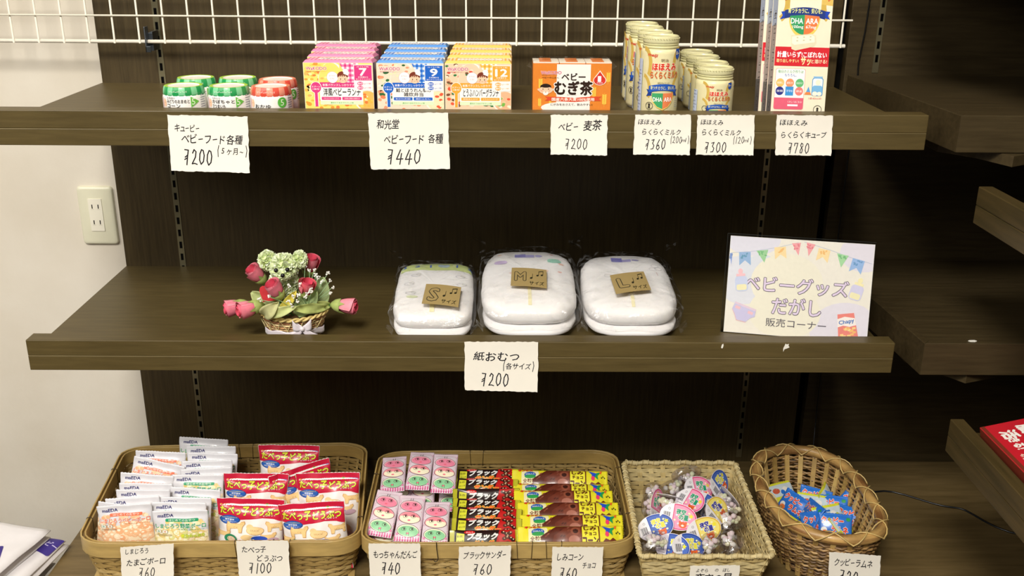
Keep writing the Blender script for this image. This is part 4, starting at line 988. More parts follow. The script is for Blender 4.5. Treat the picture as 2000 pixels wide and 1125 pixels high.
def nappy_pack(x, y, w, l, label, size, lp, lrot, seed, ztilt=0, e=4.0, t=.046):
    """lp: label centre in local x, y"""
    tilt = math.radians(2.5)
    th = thing('nappy_pack', (x, y, .002), (0, 0, ztilt), label, 'nappy pack', 'clear bags of folded nappies on the middle shelf')
    def T(v): v = Vector(v); v.y += l/2; v = Matrix.Rotation(tilt, 3, 'X') @ v; v.y -= l/2; v.z += .001; return v
    z1c, z2c = t*.31, t*1.06
    low = pad_mesh('nappy', th, PAD, w*.98, l*.98, t*.62, z1c, '#eceaea', seed+3, e, .15, y0=-.001)
    up = pad_mesh('nappy', th, PAD, w, l*.965, t*1.56, z2c-.0045, '#f3f1f0', seed, e, .30, y0=.005)
    bag = pad_mesh('plastic_bag', th, BAGFILM, w*1.07, l*1.05, t*1.98, t*.95, '#ffffff', seed+8, e+2, .30, rough=.0042, nu=96, nv=48)
    for o in (low, up, bag):
        for vv in o.data.vertices: vv.co = T(vv.co)
    # sealed ears of the bag
    rg = random.Random(seed)
    for sg in (-1, 1):
        for (yy, zz, ln) in ((l*.47, t*1.9, .026), (l*.40, t*.5, .016), (-l*.47, t*.5, .012)):
            vs = []; m = MB()
            for j in range(6):
                for i in range(4):
                    f = i/3; vs.append(T((sg*(w*.47+ln*f), yy-(.030*(1-f*.5))*(j/5-.5), zz+.012*f+.004*math.sin(j*2.1+i+seed)*f)))
            m.add(vs, [(j*4+i, j*4+i+1, (j+1)*4+i+1, (j+1)*4+i) for j in range(5) for i in range(3)], '#fff'); m.build('bag_corner', BAGFILM, th, smooth=True)
    # ray-cast height of the upper nappy's top to carry its print and the paper label
    from mathutils.bvhtree import BVHTree
    bm_v = [v.co.copy() for v in up.data.vertices]; bt = BVHTree.FromPolygons(bm_v, [tuple(p.vertices) for p in up.data.polygons])
    bm_b = [v.co.copy() for v in bag.data.vertices]; bb = BVHTree.FromPolygons(bm_b, [tuple(p.vertices) for p in bag.data.polygons])
    def drape(tree, u, v, o):
        h = tree.ray_cast(Vector((u, v, .3)), Vector((0, 0, -1)))
        if h[0] is None: return Vector((u, v, .01))
        return h[0] + h[1]*o
    k = Ink(); rg = random.Random(seed)
    if size == 'S':
        yb = l*.30
        k.rect(-w*.46, yb-.018, w*.47, yb+.018, '#d6e39a'); k.rect(-w*.46, yb+.020, w*.47, yb+.028, '#dfe0e2')
        for i, ch in enumerate(('3', '2', '1', '', '1', '2')):
            cx = -w*.42 + w*.175*i
            if ch: k.text(ch, cx, yb+.002, .014, '#5a78c8', bold=.03)
            else: k.ell(cx, yb+.002, .011, .008, '#b9cdd8'); k.ell(cx-.006, yb+.009, .003, .003, '#b9cdd8', 8); k.ell(cx+.006, yb+.009, .003, .003, '#b9cdd8', 8)
        for (px, py) in ((-.035,.030),(-.045,-.005),(.045,.025),(.048,-.010),(-.040,-.045),(.040,-.05)):
            k.ring(px, py, .008, .005, .0008, '#c9c8d0', 16); k.ring(px+.005, py+.004, .004, .004, .0007, '#cfd0c0', 12)
        k.ell(-.036, -.060, .010, .005, '#dfe6c0', 10)
        k.rect(-.004, -l*.44, .004, -l*.1, '#efeac0')
    else:
        c1 = '#9c98d8' if size == 'M' else '#8a88d0'
        yb = l*.28
        k.rect(-.024, yb-.012, -.004, yb+.008, c1); k.rect(-.004, yb-.012, .012, yb+.001, '#b5b0e2'); k.ell(.020, yb-.004, .007, .005, '#b5b0e2', 10)
        if size == 'M':
            for (px, py, cc, rx) in ((-.050,yb-.035,'#d9c6ea',.012),(.048,yb-.028,'#a8dcc8',.013),(.044,yb+.005,'#f2c0b8',.004),(-.052,yb+.002,'#f4d8c8',.004),(.060,yb-.04,'#f4cfc0',.005),(.030,yb-.075,'#f2d4c8',.006),(.056,yb-.078,'#f0c8c0',.004),(-.03,yb-.086,'#f4dcd8',.005)): k.ell(px, py, rx, rx*.8, cc, 14)
        else:
            for (px, py) in ((.048,yb-.045),(.058,yb-.040),(.053,yb-.030),(-.035,yb-.075)): k.ring(px, py, .0065, .0065, .0008, '#d4d2d4', 16)
            k.line([(.053,yb-.055),(.054,yb-.075)], .0008, '#d8b8b8')
        k.rect(-.003, -l*.45, .003, yb-.10, '#f3ecc4')
    k.build('nappy_print', up, mapper=lambda u, v, o: drape(bt, u, v+.006, .0004+o), L=.004, base=.0002, step=1.5e-5, smooth=True)
    # kraft paper size label
    W, H = (.062, .036)
    cr_ = math.radians(lrot); M2 = lambda u, v: (lp[0]+u*math.cos(cr_)-v*math.sin(cr_), lp[1]+(u*math.sin(cr_)+v*math.cos(cr_))*2.1)
    zc = max(drape(bb, *M2(a, b), 0).z for a in (-.02, 0, .02) for b in (-.012, 0, .012))
    pA = drape(bb, *M2(0, .015), 0); pB = drape(bb, *M2(0, -.015), 0); sl = (pA.z-pB.z)/max(pA.y-pB.y, .01)
    def lm(u, v, o):
        x_, y_ = M2(u, v); bend = -.0015*(u/W*2)**2
        return Vector((x_, y_, zc+.0005+(y_-lp[1])*sl + bend)) + Vector((0, -sl, 1)).normalized()*o
    m = MB(); vs = [lm(-W/2+W*i/8, -H/2+H*j/4, q*.0004) for q in (0, 1) for j in range(5) for i in range(9)]
    fs = []
    for j in range(4):
        for i in range(8): a = j*9+i; fs += [(a+9, a+10, a+1, a), (45+a, 45+a+1, 45+a+10, 45+a+9)]
    rim = list(range(9)) + [9*j+8 for j in range(1, 5)] + [36+i for i in range(7, -1, -1)] + [9*j for j in range(3, 0, -1)]
    fs += [(a, b, 45+b, 45+a) for a, b in zip(rim, rim[1:]+rim[:1])]
    m.add(vs, fs, '#ab9460'); lb = m.build('size_label', PAPER, th)
    k = Ink()
    if size == 'S': k.text('S', -.014, -.001, .022, '#ab9460', w=.016, bold=.02, outline='#4a4434', ow=.035, shear=.1)
    elif size == 'M': k.text('M', -.015, .001, .0160, '#ab9460', w=.0180, bold=.02, outline='#4a4434', ow=.045)
    else: k.text('L', -.013, 0, .0160, '#ab9460', w=.015, bold=.03, outline='#4a4434', ow=.045, shear=-.1)
    def note(x, y, s): k.ell(x, y, .0024*s, .0018*s, '#33301f', 10, .4); k.line([(x+.002*s, y), (x+.0024*s, y+.0085*s)], .0008, '#33301f')
    note(.004, -.002, 1); note(.015, .004, .9); note(.0225, .0055, .9); k.line([(.0172, .0118), (.0248, .0133)], .0014, '#33301f')
    hand(k, 'サイズ', .0005, -.0115, .0075, .0270, col='#33301f')
    k.build('lettering', lb, mapper=lambda u, v, o: lm(u, v, .0004+o), L=.01, step=1.2e-5, base=.0001)
    return th
nappy_pack(.6515, -.2810, .138, .245, 'S-size nappy pack with a yellow numbered waistband, leftmost of the three', 'S', (.0160, -.068), -6, 1, .02, 5, .034)
nappy_pack(.8190, -.2620, .168, .275, 'M-size nappy pack, middle of the three, tallest', 'M', (-.0005, -.040), -4, 22, 0, 3.6, .042)
nappy_pack(.9960, -.2680, .164, .260, 'L-size nappy pack, rightmost of the three', 'L', (-.0010, -.050), 8, 43, -.02, 3.6, .040)
# ================================================================= sign in an acrylic holder
A = Vector((1.1545, -.3463, .0005)); B_ = Vector((1.3905, -.3963, .0005)); U_ = (B_-A); SWd = U_.length; U_.normalize()
yaw = math.atan2(U_.y, U_.x); lean = math.radians(16); SH = .1690
sg = thing('counter_sign', (A.x, A.y, A.z), (0, 0, yaw), 'A5 paper sign with bunting in a clear stand on the right of the middle shelf', 'sign')
LM = Matrix.Rotation(-lean, 4, 'X')
o = MB().box((.002, .0012, .001), (SWd-.001, .0018, SH-.001), '#f4f1e8', X=LM).build('sign_paper', PAPER, sg)
m = MB(); m.box((-.003, 0, 0), (SWd+.0005, .0010, SH+.0025), '#fff', X=LM).box((-.003, .0021, 0), (SWd+.0005, .0032, SH+.0025), '#fff', X=LM).box((-.003, .001, -.0002), (SWd+.0005, .060, .0012), '#fff')
m.build('acrylic_stand', ACRYL, sg)
MB().box((-.0034, -.0002, 0), (-.0029, .0034, SH+.0025), '#20241f', X=LM).box((-.003, -.0002, SH+.0025), (SWd+.0005, .0034, SH+.0030), '#2a2e29', X=LM).build('stand_edge', ACRYL if False else PLASTIC, sg)
k = Ink(); k.clip = (.0025, .0015, SWd-.0015, SH-.0015); X0 = lambda f: f*SWd; Z0 = lambda f: SH*(1-f)
k.rect(.0022, .0012, SWd-.0012, SH-.0012, '#f6f2e6')
k.ell(X0(.12), Z0(.45), .050, .042, '#e9ebf3', 28); k.ell(X0(.16), Z0(.02), .048, .030, '#eae9f4', 28); k.ell(X0(.24), Z0(.34), .030, .028, '#e6eaf2', 24); k.ell(X0(.93), Z0(.1), .040, .032, '#ece8f2', 28)
k.ell(X0(.85), Z0(.90), .060, .050, '#ece8f2', 28); k.ell(X0(.42), Z0(.45), .060, .05, '#f7f3e0', 28); k.ell(X0(.42), Z0(.75), .060, .045, '#f7f3e0', 28)
def flag(x, z, w, h, c, c2, kind, rot):
    k.M = (X0(x), Z0(z), 1, 1, math.radians(rot))
    pts = [(-w/2,0),(w/2,0),(w/2,-h),(0,-h*.62),(-w/2,-h)] if kind == 'v' else [(-w/2,0),(w/2,0),(.002,-h)]
    k.poly(pts, c)
    rg = random.Random(int(x*100))
    for q in range(7): k.ell(rg.uniform(-w*.3, w*.3), -h*rg.uniform(.1, .45), .0022, .0013, c2, 8, rg.uniform(0, 3))
    k.at()
k.line([(X0(.02), Z0(.18)), (X0(.16), Z0(.155)), (X0(.33), Z0(.10)), (X0(.48), Z0(.035))], .0007, '#b9c4dc'); k.line([(X0(.52), Z0(.025)), (X0(.70), Z0(.09)), (X0(.85), Z0(.155)), (X0(.985), Z0(.20))], .0007, '#b9c4dc')
flag(.115, .165, .0195, .0230, '#9fc0e6', '#6fa6c4', 'v', 5); flag(.235, .135, .0200, .0215, '#a9dba6', '#7cbf84', 't', 8); flag(.355, .09, .0190, .0205, '#f9dfa8', '#f3c079', 'v', 8); flag(.465, .040, .0150, .0215, '#f2a8ac', '#e8868f', 't', 8)
flag(.565, .035, .0150, .0220, '#f2a8ac', '#e8868f', 't', -12); flag(.66, .085, .0195, .0215, '#f9dfa8', '#f3c079', 'v', -9); flag(.785, .125, .0195, .0220, '#a9dba6', '#7cbf84', 't', -9); flag(.895, .165, .0200, .0235, '#9abce8', '#6f9fcf', 'v', -12); flag(.018, .185, .006, .02, '#8fa6e0', '#7f9ad0', 't', 0)
k.text('ベビーグッズ', X0(.485), Z0(.475), .0265, '#e3d3ea', w=SWd*.715, bold=.018, outline='#4b4450', ow=.030)
k.text('だがし', X0(.500), Z0(.685), .0280, '#e3d3ea', w=SWd*.335, bold=.018, outline='#4b4450', ow=.030)
k.text('販売コーナー', X0(.505), Z0(.860), .0145, '#55505a', w=SWd*.415, bold=0)
# feeding bottles, nappy pants, snack bag drawings
for (x, z, c, cc, rr) in ((.105,.46,'#cdd6f0','#f4c6cc',8),(.90,.47,'#d6d4ee','#f6eebc',-15)):
    k.M = (X0(x), Z0(z), 1, 1, math.radians(rr)); k.rrect(-.0105,-.018,.0105,.008,.006,c); k.rrect(-.0085,-.016,.0085,-.006,.003,'#f2ecc0'); k.rrect(-.0075,.008,.0075,.0125,.001,cc); k.ell(0,.0165,.004,.005,cc,10); k.at()
k.M = (X0(.135), Z0(.785), 1, 1, math.radians(-18)); k.poly([(-.019,.013),(.019,.010),(.021,.001),(.015,-.004),(.010,-.013),(-.006,-.015),(-.013,-.006),(-.020,0)], '#cfcaea'); k.rect(-.019,.010,.019,.0135,'#e4cfe0'); k.rrect(-.016,.003,-.007,.008,.001,'#f0c4cc'); k.rrect(.007,.002,.016,.007,.001,'#f0c4cc'); k.line([(-.019,-.001),(-.012,-.008),(-.006,-.016),(.010,-.014)], .001, '#f0c4cc'); k.at()
k.M = (X0(.855), Z0(.855), 1, 1, math.radians(10)); k.poly([(-.0135,.024),(.0135,.024),(.0165,-.020),(-.0165,-.022)], '#ee8a80'); k.poly([(-.014,.016),(-.002,.019),(.014,.015),(.015,.003),(.004,.001),(-.006,.004),(-.015,.002)], '#f7f0ea')
k.text('Chapy', 0, .0095, .0085, '#4a7ac0', w=.025, bold=.03, rot=6)
rg = random.Random(2)
for q in range(16): a, b = rg.uniform(-.012,.012), rg.uniform(-.018,-.001); k.rrect(a-.0028, b-.0018, a+.0028, b+.0018, .0008, rg.choice(['#f8d48c','#f6c078','#fae0a4']))
k.at()
k.build('sign_print', o, mapper=lambda u, v, oo: LM @ Vector((u, .0012-oo, v)), base=.00008, step=6e-6)
# ================================================================= baskets
ZB = -.45
def rrect_unit(r, n=6, dens=30):
    """points of a rounded unit square, counter-clockwise from the front left"""
    P = []
    for (cx, cy, a0) in ((1-r, r, -90), (1-r, 1-r, 0), (r, 1-r, 90), (r, r, 180)):
        for k in range(n+1): a = math.radians(a0+90*k/n); P.append((cx+r*math.cos(a), cy+r*math.sin(a)))
    return P
def resample(P, N):
    P = P + [P[0]]; L = [0]
    for a, b in zip(P, P[1:]): L.append(L[-1]+math.dist(a, b))
    out = []; j = 0
    for i in range(N):
        d = L[-1]*i/N
        while L[j+1] < d: j += 1
        f = (d-L[j])/(L[j+1]-L[j]); out.append(tuple(P[j][q]*(1-f)+P[j+1][q]*f for q in range(len(P[0]))))
    return out
def normals(P):
    N = len(P); out = []
    for i in range(N):
        dx, dy = P[(i+1) % N][0]-P[i-1][0], P[(i+1) % N][1]-P[i-1][1]; L = math.hypot(dx, dy); out.append((dy/L, -dx/L))
    return out
def bilin(Q, u, v): return tuple(Q[0][i]*(1-u)*(1-v)+Q[1][i]*u*(1-v)+Q[2][i]*u*v+Q[3][i]*(1-u)*v for i in (0, 1))
def ribbon(m, P, Nn, off, z0, z1, th, cols, closed=True, lean=0):
    """upright closed band around outline P"""
    n = len(P); vs = []
    for i in range(n):
        for (d_, z) in ((0, z0), (th, z0), (th+lean, z1), (lean, z1)):
            zz = z[i] if isinstance(z, list) else z
            oo = (off[i] if isinstance(off, list) else off) + d_
            vs.append((P[i][0]+Nn[i][0]*oo, P[i][1]+Nn[i][1]*oo, zz))
    o_ = len(m.v)
    for i in range(n if closed else n-1):
        j = (i+1) % n
        for k in range(4):
            k2 = (k+1) % 4; m.f.append([o_+i*4+k, o_+j*4+k, o_+j*4+k2, o_+i*4+k2]); m.c.append(lin(cols)); m.m.append(0)
    m.v += vs
def weave(name, parent, P, ntk, z0, z1, rows, amp, th, shrink, cols, mat, gap=.85, cx=None, seed=0, wob=0, phase=lambda k: k % 2, zfun=None):
    """P: outline with 4 samples per stake pair; rows of strands passing in and out of the stakes"""
    rg = random.Random(seed); m = MB(); n = len(P); c = cx or (sum(p[0] for p in P)/n, sum(p[1] for p in P)/n)
    hh = (z1-z0)/rows
    for k in range(rows):
        f = (k+.5)/rows; s_ = 1-shrink*(1-f)
        Q = [(c[0]+(p[0]-c[0])*s_, c[1]+(p[1]-c[1])*s_) for p in P]; Nn = normals(Q)
        off = [amp*math.cos(math.pi*i/2 + math.pi*phase(k)) - th/2 for i in range(n)]
        zz0 = z0+hh*k; w_ = [wob*noise.noise(Vector((i*.15, k*3.3, seed))) for i in range(n)]
        zb = [zz0 + w_[i] + (zfun(i/n, f) if zfun else 0) for i in range(n)]; zt = [z + hh*gap for z in zb]
        ribbon(m, Q, Nn, off, zb, zt, th, cols[rg.randrange(len(cols))])
    o = m.build(name, mat, parent); smooth_angle(o, 60); o['kind'] = 'stuff'
    return o
def stakes(parent, P, z0, z1, w, th, shrink, cols, mat, every=2, zfun=None, start=1):
    n = len(P); c = (sum(p[0] for p in P)/n, sum(p[1] for p in P)/n); m = MB()
    for i in range(0, n, every):
        p = P[i]; q = P[(i+1) % n]; t = Vector((q[0]-p[0], q[1]-p[1], 0)).normalized()*w/2; nn = Vector((t.y, -t.x, 0)).normalized()*th/2
        a = Vector((c[0]+(p[0]-c[0])*(1-shrink), c[1]+(p[1]-c[1])*(1-shrink), z0)); b = Vector((p[0], p[1], z1 + (zfun(i/n, 1) if zfun else 0)))
        vs = [a-t-nn, a+t-nn, a+t+nn, a-t+nn, b-t-nn, b+t-nn, b+t+nn, b-t+nn]
        m.add(vs, [(0,3,2,1),(4,5,6,7),(0,1,5,4),(1,2,6,5),(2,3,7,6),(3,0,4,7)], cols[i//every % len(cols)])
    o = m.build('stakes', mat, parent); o['kind'] = 'stuff'; return o
def wrap(m, p, nrm, z, hh, th, tilt, col, r=.0009):
    a = 2*math.pi; t = Vector((-nrm[1], nrm[0], 0)); n = Vector((nrm[0], nrm[1], 0)); pts = []
    for i in range(17):
        q = a*i/16; s_ = math.cos(q); c_ = math.sin(q)
        pts.append(Vector((p[0], p[1], z)) + n*(th*math.copysign(abs(s_)**.5, s_)) + Vector((0,0,1))*(hh*math.copysign(abs(c_)**.5, c_)) + t*tilt*c_)
    m.tube(pts[:-1], r, 5, col, closed=True)
def bamboo_tray(Q, rim, label, nst, seed, wires):
    cx = sum(q[0] for q in Q)/4; cy = sum(q[1] for q in Q)/4
    t = thing('bamboo_basket', (cx, cy, ZB), (0,0,0), label, 'basket')
    Ql = [(q[0]-cx, q[1]-cy) for q in Q]
    P0 = [bilin(Ql, *p) for p in rrect_unit(.11)]; R_ = rim-ZB; bh = .030
    P = resample(P0, nst*2)
    bc = ['#b59a62', '#a98d55', '#bfa56e', '#9f844e']
    weave('woven_wall', t, P, nst, .003, R_-bh*.8, 10, .0022, .0013, .06, bc, BAMBOO, .86, seed=seed, wob=.0015)
    stakes(t, P, .001, R_-.01, .0055, .0008, .06, ['#a68c56', '#8f7643'], BAMBOO)
    Pd = resample(P0, 120); Nn = normals(Pd)
    m = MB(); ribbon(m, Pd, Nn, .0015, R_-bh, [R_+.0006*math.sin(i*.5) for i in range(120)], .0032, '#b79b5f'); smooth_angle(m.build('outer_rim_band', BAMBOO, t, bevel=.0008), 40)
    m = MB(); ribbon(m, Pd, Nn, -.0055, R_-bh*.92, R_-.0012, .0030, '#a98c50'); smooth_angle(m.build('inner_rim_band', BAMBOO, t, bevel=.0008), 40)
    m = MB(); ribbon(m, Pd, Nn, -.0022, R_-bh*.5, R_-.0050, .0034, '#7a5f30'); m.build('rim_filler', BAMBOO, t)
    # ties
    for (i, two) in wires:
        for d in ((0, 2) if two else (0,)):
            k = (i+d) % 120; m = MB(); wrap(m, Pd[k], Nn[k], R_-bh*.5, bh*.56, .0058, .0012*(1 if d else -1), '#4a3a1c' if two else '#3a2c14', .0007); m.build('rim_tie', CANE, t, smooth=True)
    # floor of crossed splints
    for i in range(14):
        u = (i+.5)/14; a = bilin(Ql, u, .05); b = bilin(Ql, u, .95); w = .012
        MB().box((-w/2, 0, 0), (w/2, math.dist(a, b), .0012), bc[i % 4], X=Matrix.Translation((a[0], a[1], .0006+.0006*(i % 2))) @ Matrix.Rotation(math.atan2(b[1]-a[1], b[0]-a[0])-math.pi/2, 4, 'Z')).build('floor_splint', BAMBOO, t)
    return t
bamboo_tray([(.0287,-.4502),(.5200,-.4410),(.4877,-.0874),(-.0088,-.1055)], -.360, 'left bamboo tray basket filled with white snack packets and red biscuit bags', 68, 1, [(8,False),(45,True),(51,True),(70,False),(83,False),(108,True),(113,True)])
bamboo_tray([(.5255,-.4488),(1.0078,-.4473),(1.006,-.1174),(.5241,-.1242)], -.360, 'middle bamboo tray basket filled with face packets and chocolate bars', 66, 2, [(10,False),(23,False),(48,True),(70,False),(108,True),(112,True)])
o = MB().tube([(.6585,-.4535,-.356),(.6588,-.4560,-.366),(.6600,-.4562,-.378),(.6612,-.4562,-.388),(.6590,-.4570,-.3925),(.6555,-.4570,-.3930),(.6535,-.4565,-.3915)], .0008, 5, '#4a4640').build('wire_tie', METAL, smooth=True); tag(o, 'short twisted wire end hanging from the middle tray rim between its first two cards', 'wire')
# square rush basket with flared walls
def rush_basket(Q, rim, label):
    cx = sum(q[0] for q in Q)/4; cy = sum(q[1] for q in Q)/4
    t = thing('rush_basket', (cx, cy, ZB), (0,0,0), label, 'basket')
    Ql = [(q[0]-cx, q[1]-cy) for q in Q]; R_ = rim-ZB; P0 = [bilin(Ql, *p) for p in rrect_unit(.035, 3)]
    P = resample(P0, 44*2)
    cols = ['#cdbb88', '#c2ad78', '#d8c898', '#b9a36c']
    weave('woven_wall', t, P, 44, .002, R_-.003, 10, .0019, .0018, .16, cols, STRAW, .93, seed=4, wob=.0006, phase=lambda k: k % 2)
    stakes(t, P, .0, R_-.001, .0095, .0010, .16, ['#c6b37e', '#b8a26a'], STRAW)
    Pd = resample(P0, 200); pts = [(p[0], p[1], R_+.0012*math.sin(i*.9)) for i, p in enumerate(Pd)]
    MB().tube(pts, [.0046+.0007*math.sin(i*1.57) for i in range(200)], 8, '#cbb988', closed=True).build('rim', STRAW, t, smooth=True)
    m = MB()
    for i in range(0, 200, 2):
        p = Vector(pts[i]); q = Vector(pts[(i+1) % 200]); d = (q-p).normalized(); n = Vector((d.y, -d.x, 0)); L_ = []
        for k in range(9): a = 2*math.pi*k/8; L_.append(p + n*math.cos(a)*.0051 + Vector((0,0,1))*math.sin(a)*.0051 + d*(k/8-.5)*.006)
        m.tube(L_, .0010, 4, ['#d9ca9a', '#bda873'][(i//2) % 2])
    o = m.build('rim_wrapping', STRAW, t, smooth=True); o['kind'] = 'stuff'
    for i in range(10):
        u = (i+.5)/10; a = bilin(Ql, .1+.8*u, .1); b = bilin(Ql, .1+.8*u, .9)
        MB().box((-.0100, 0, 0), (.0100, math.dist(a, b), .0012), cols[i % 4], X=Matrix.Translation((a[0], a[1], .0006+.0006*(i % 2))) @ Matrix.Rotation(math.atan2(b[1]-a[1], b[0]-a[0])-math.pi/2, 4, 'Z')).build('floor_strip', STRAW, t)
rush_basket([(1.012,-.4855),(1.2445,-.4849),(1.2463,-.1626),(1.0199,-.1638)], -.362, 'square pale rush basket holding clear candy cups')
# oval wicker basket with a stout cane rim
rimp = [(1.2759,-.2079),(1.3108,-.1642),(1.3509,-.1516),(1.3897,-.1539),(1.4233,-.1734),(1.4453,-.2118),(1.4555,-.2534),(1.4587,-.3064),(1.4566,-.3649),(1.4538,-.4163),(1.4382,-.4541),(1.4114,-.4761),(1.3671,-.4834),(1.3285,-.4727),(1.2936,-.4471),(1.2760,-.4169),(1.2673,-.3656),(1.2640,-.3158),(1.2651,-.2633)][::-1]
wb = thing('wicker_basket', (1.362, -.32, ZB), (0,0,0), 'oval brown wicker basket with a thick cane rim, rightmost of the four', 'basket')
RL_ = [(p[0]-1.362, p[1]+.32) for p in rimp]
for it in range(2):   # round the outline off
    RL_ = [q for i in range(len(RL_)) for q in (tuple(.75*RL_[i][k]+.25*RL_[(i+1) % len(RL_)][k] for k in (0,1)), tuple(.25*RL_[i][k]+.75*RL_[(i+1) % len(RL_)][k] for k in (0,1)))]
NW = 30; PW = resample(RL_, NW*4); RH = .110
wc = ['#94744a', '#7a5c38', '#ab8a58', '#86683f', '#654a2c', '#9f7d4e']
for kk in range(22):
    f = (kk+.5)/22; s_ = 1-.26*(1-f)**1.3; Q = [(p[0]*s_, p[1]*s_) for p in PW]; Nn = normals(Q); rg = random.Random(kk)
    pts = [(Q[i][0]+Nn[i][0]*(.0030*math.cos(math.pi*i/2+kk*math.pi)), Q[i][1]+Nn[i][1]*(.0030*math.cos(math.pi*i/2+kk*math.pi)), .004+(RH-.010)*f + .0042*noise.noise(Vector((i*.16, kk*2.7, 0)))) for i in range(NW*4)]
    MB().tube(pts, [.0025+.0007*noise.noise(Vector((i*.4, kk, 5))) for i in range(len(pts))], 5, wc[rg.randrange(6)], closed=True, flat=.9).build('willow_rod', CANE, wb, smooth=True)
stakes(wb, PW, .001, RH-.002, .0090, .0052, .24, ['#b8985a', '#a4854a', '#c4a566'], CANE, every=4)
cane = [(p[0], p[1], RH + .006 + .003*math.sin(2*math.pi*i/len(PW))) for i, p in enumerate(PW)]
m = MB(); m.tube(cane, [.0100+.0012*noise.noise(Vector((i*.2,0,0))) for i in range(len(cane))], 12, '#a27c48', closed=True)
ca, cb = lin('#7d5630'), lin('#c09a5c')
for i in range(len(m.f)):
    f = min(1, max(0, .5+1.1*noise.noise(Vector((i/12*.11, (i % 12)*.35, 2))))); m.c[i] = tuple(ca[k]*(1-f)+cb[k]*f for k in range(4))
m.build('cane_rim', CANE, wb, smooth=True)
for i in range(0, len(cane), 8):
    for d in (1, -1):
        L_ = []
        for q in range(9):
            a = math.pi*(q/8)*1.25 - .35; j = (i + int(round(d*(q-4)*.9))) % len(cane); p = Vector(cane[j]); pn = Vector(cane[(j+1) % len(cane)]); dd = (pn-p).normalized(); n = Vector((dd.y, -dd.x, 0))
            L_.append(p + n*math.cos(a)*.0125 + Vector((0,0,1))*math.sin(a)*.0118)
        MB().tube(L_, .0014, 5, '#c9ac6c').build('cane_lashing', CANE, wb, smooth=True)
fl = [(p[0]*.74, p[1]*.74, .0035) for p in PW]
MB().add(fl + [(0, 0, .0035)], [(i, (i+1) % len(fl), len(fl)) for i in range(len(fl))], '#6f5230').build('basket_floor', CANE, wb)
# ================================================================= pouches
def pouch(name, parent, w, h, t, col, back='#d8d8da', seed=0, crimp=.09, zig=.0011, nu=34, nv=40, mat=None, crumple=.0022, sidein=.03, axis='v'):
    """a sealed packet standing in the XZ plane, bottom at z = 0, front facing -Y; returns (object, surface function)"""
    def prof(v):
        if v < crimp or v > 1-crimp: return 0.0
        q = (v-crimp)/(1-2*crimp); return math.sin(math.pi*q)**.55
    def S(x, z, o, side=-1):
        u = max(-1, min(1, x/(w/2))); v = max(0, min(1, z/h))
        uu, vv = (u, v) if axis == 'v' else ((v*2-1), (u+1)/2)
        b = prof(vv)*(1-abs(uu)**2.6)**.6
        y = side*(t/2*b + .0004) + crumple*(noise.noise(Vector((x*42+seed, z*36, 1.3)))+.28*noise.noise(Vector((x*80, z*66+seed, 4)))*b)
        xx = x*(1-sidein*prof(v)) if axis == 'v' else x; zz = z if axis == 'v' else h/2+(z-h/2)*(1-sidein*prof(vv))
        return Vector((xx, y + side*o, zz))
    m = MB(); vs = []; n1 = (nu+1)*(nv+1)
    for side in (-1, 1):
        for j in range(nv+1):
            for i in range(nu+1):
                x = -w/2+w*i/nu; z = h*j/nv; p = S(x, z, 0, side)
                if axis == 'v' and j in (0, nv): p.z += (zig if i % 2 else -zig)*.45
                if axis == 'h' and i in (0, nu): p.x += (zig if j % 2 else -zig)*.6
                vs.append(p)
    for j in range(nv):
        for i in range(nu):
            a = j*(nu+1)+i; m.f.append([a, a+1, a+nu+2, a+nu+1]); m.c.append(lin(col)); m.m.append(0)
            m.f.append([n1+a+nu+1, n1+a+nu+2, n1+a+1, n1+a]); m.c.append(lin(back)); m.m.append(0)
    rim = list(range(nu+1)) + [j*(nu+1)+nu for j in range(1, nv+1)] + [nv*(nu+1)+i for i in range(nu-1, -1, -1)] + [j*(nu+1) for j in range(nv-1, 0, -1)]
    for a, b in zip(rim, rim[1:]+rim[:1]): m.f.append([b, a, n1+a, n1+b]); m.c.append(lin(col)); m.m.append(0)
    m.v = [tuple(v) for v in vs]
    return m.build(name, mat or FILM, parent, smooth=True), S
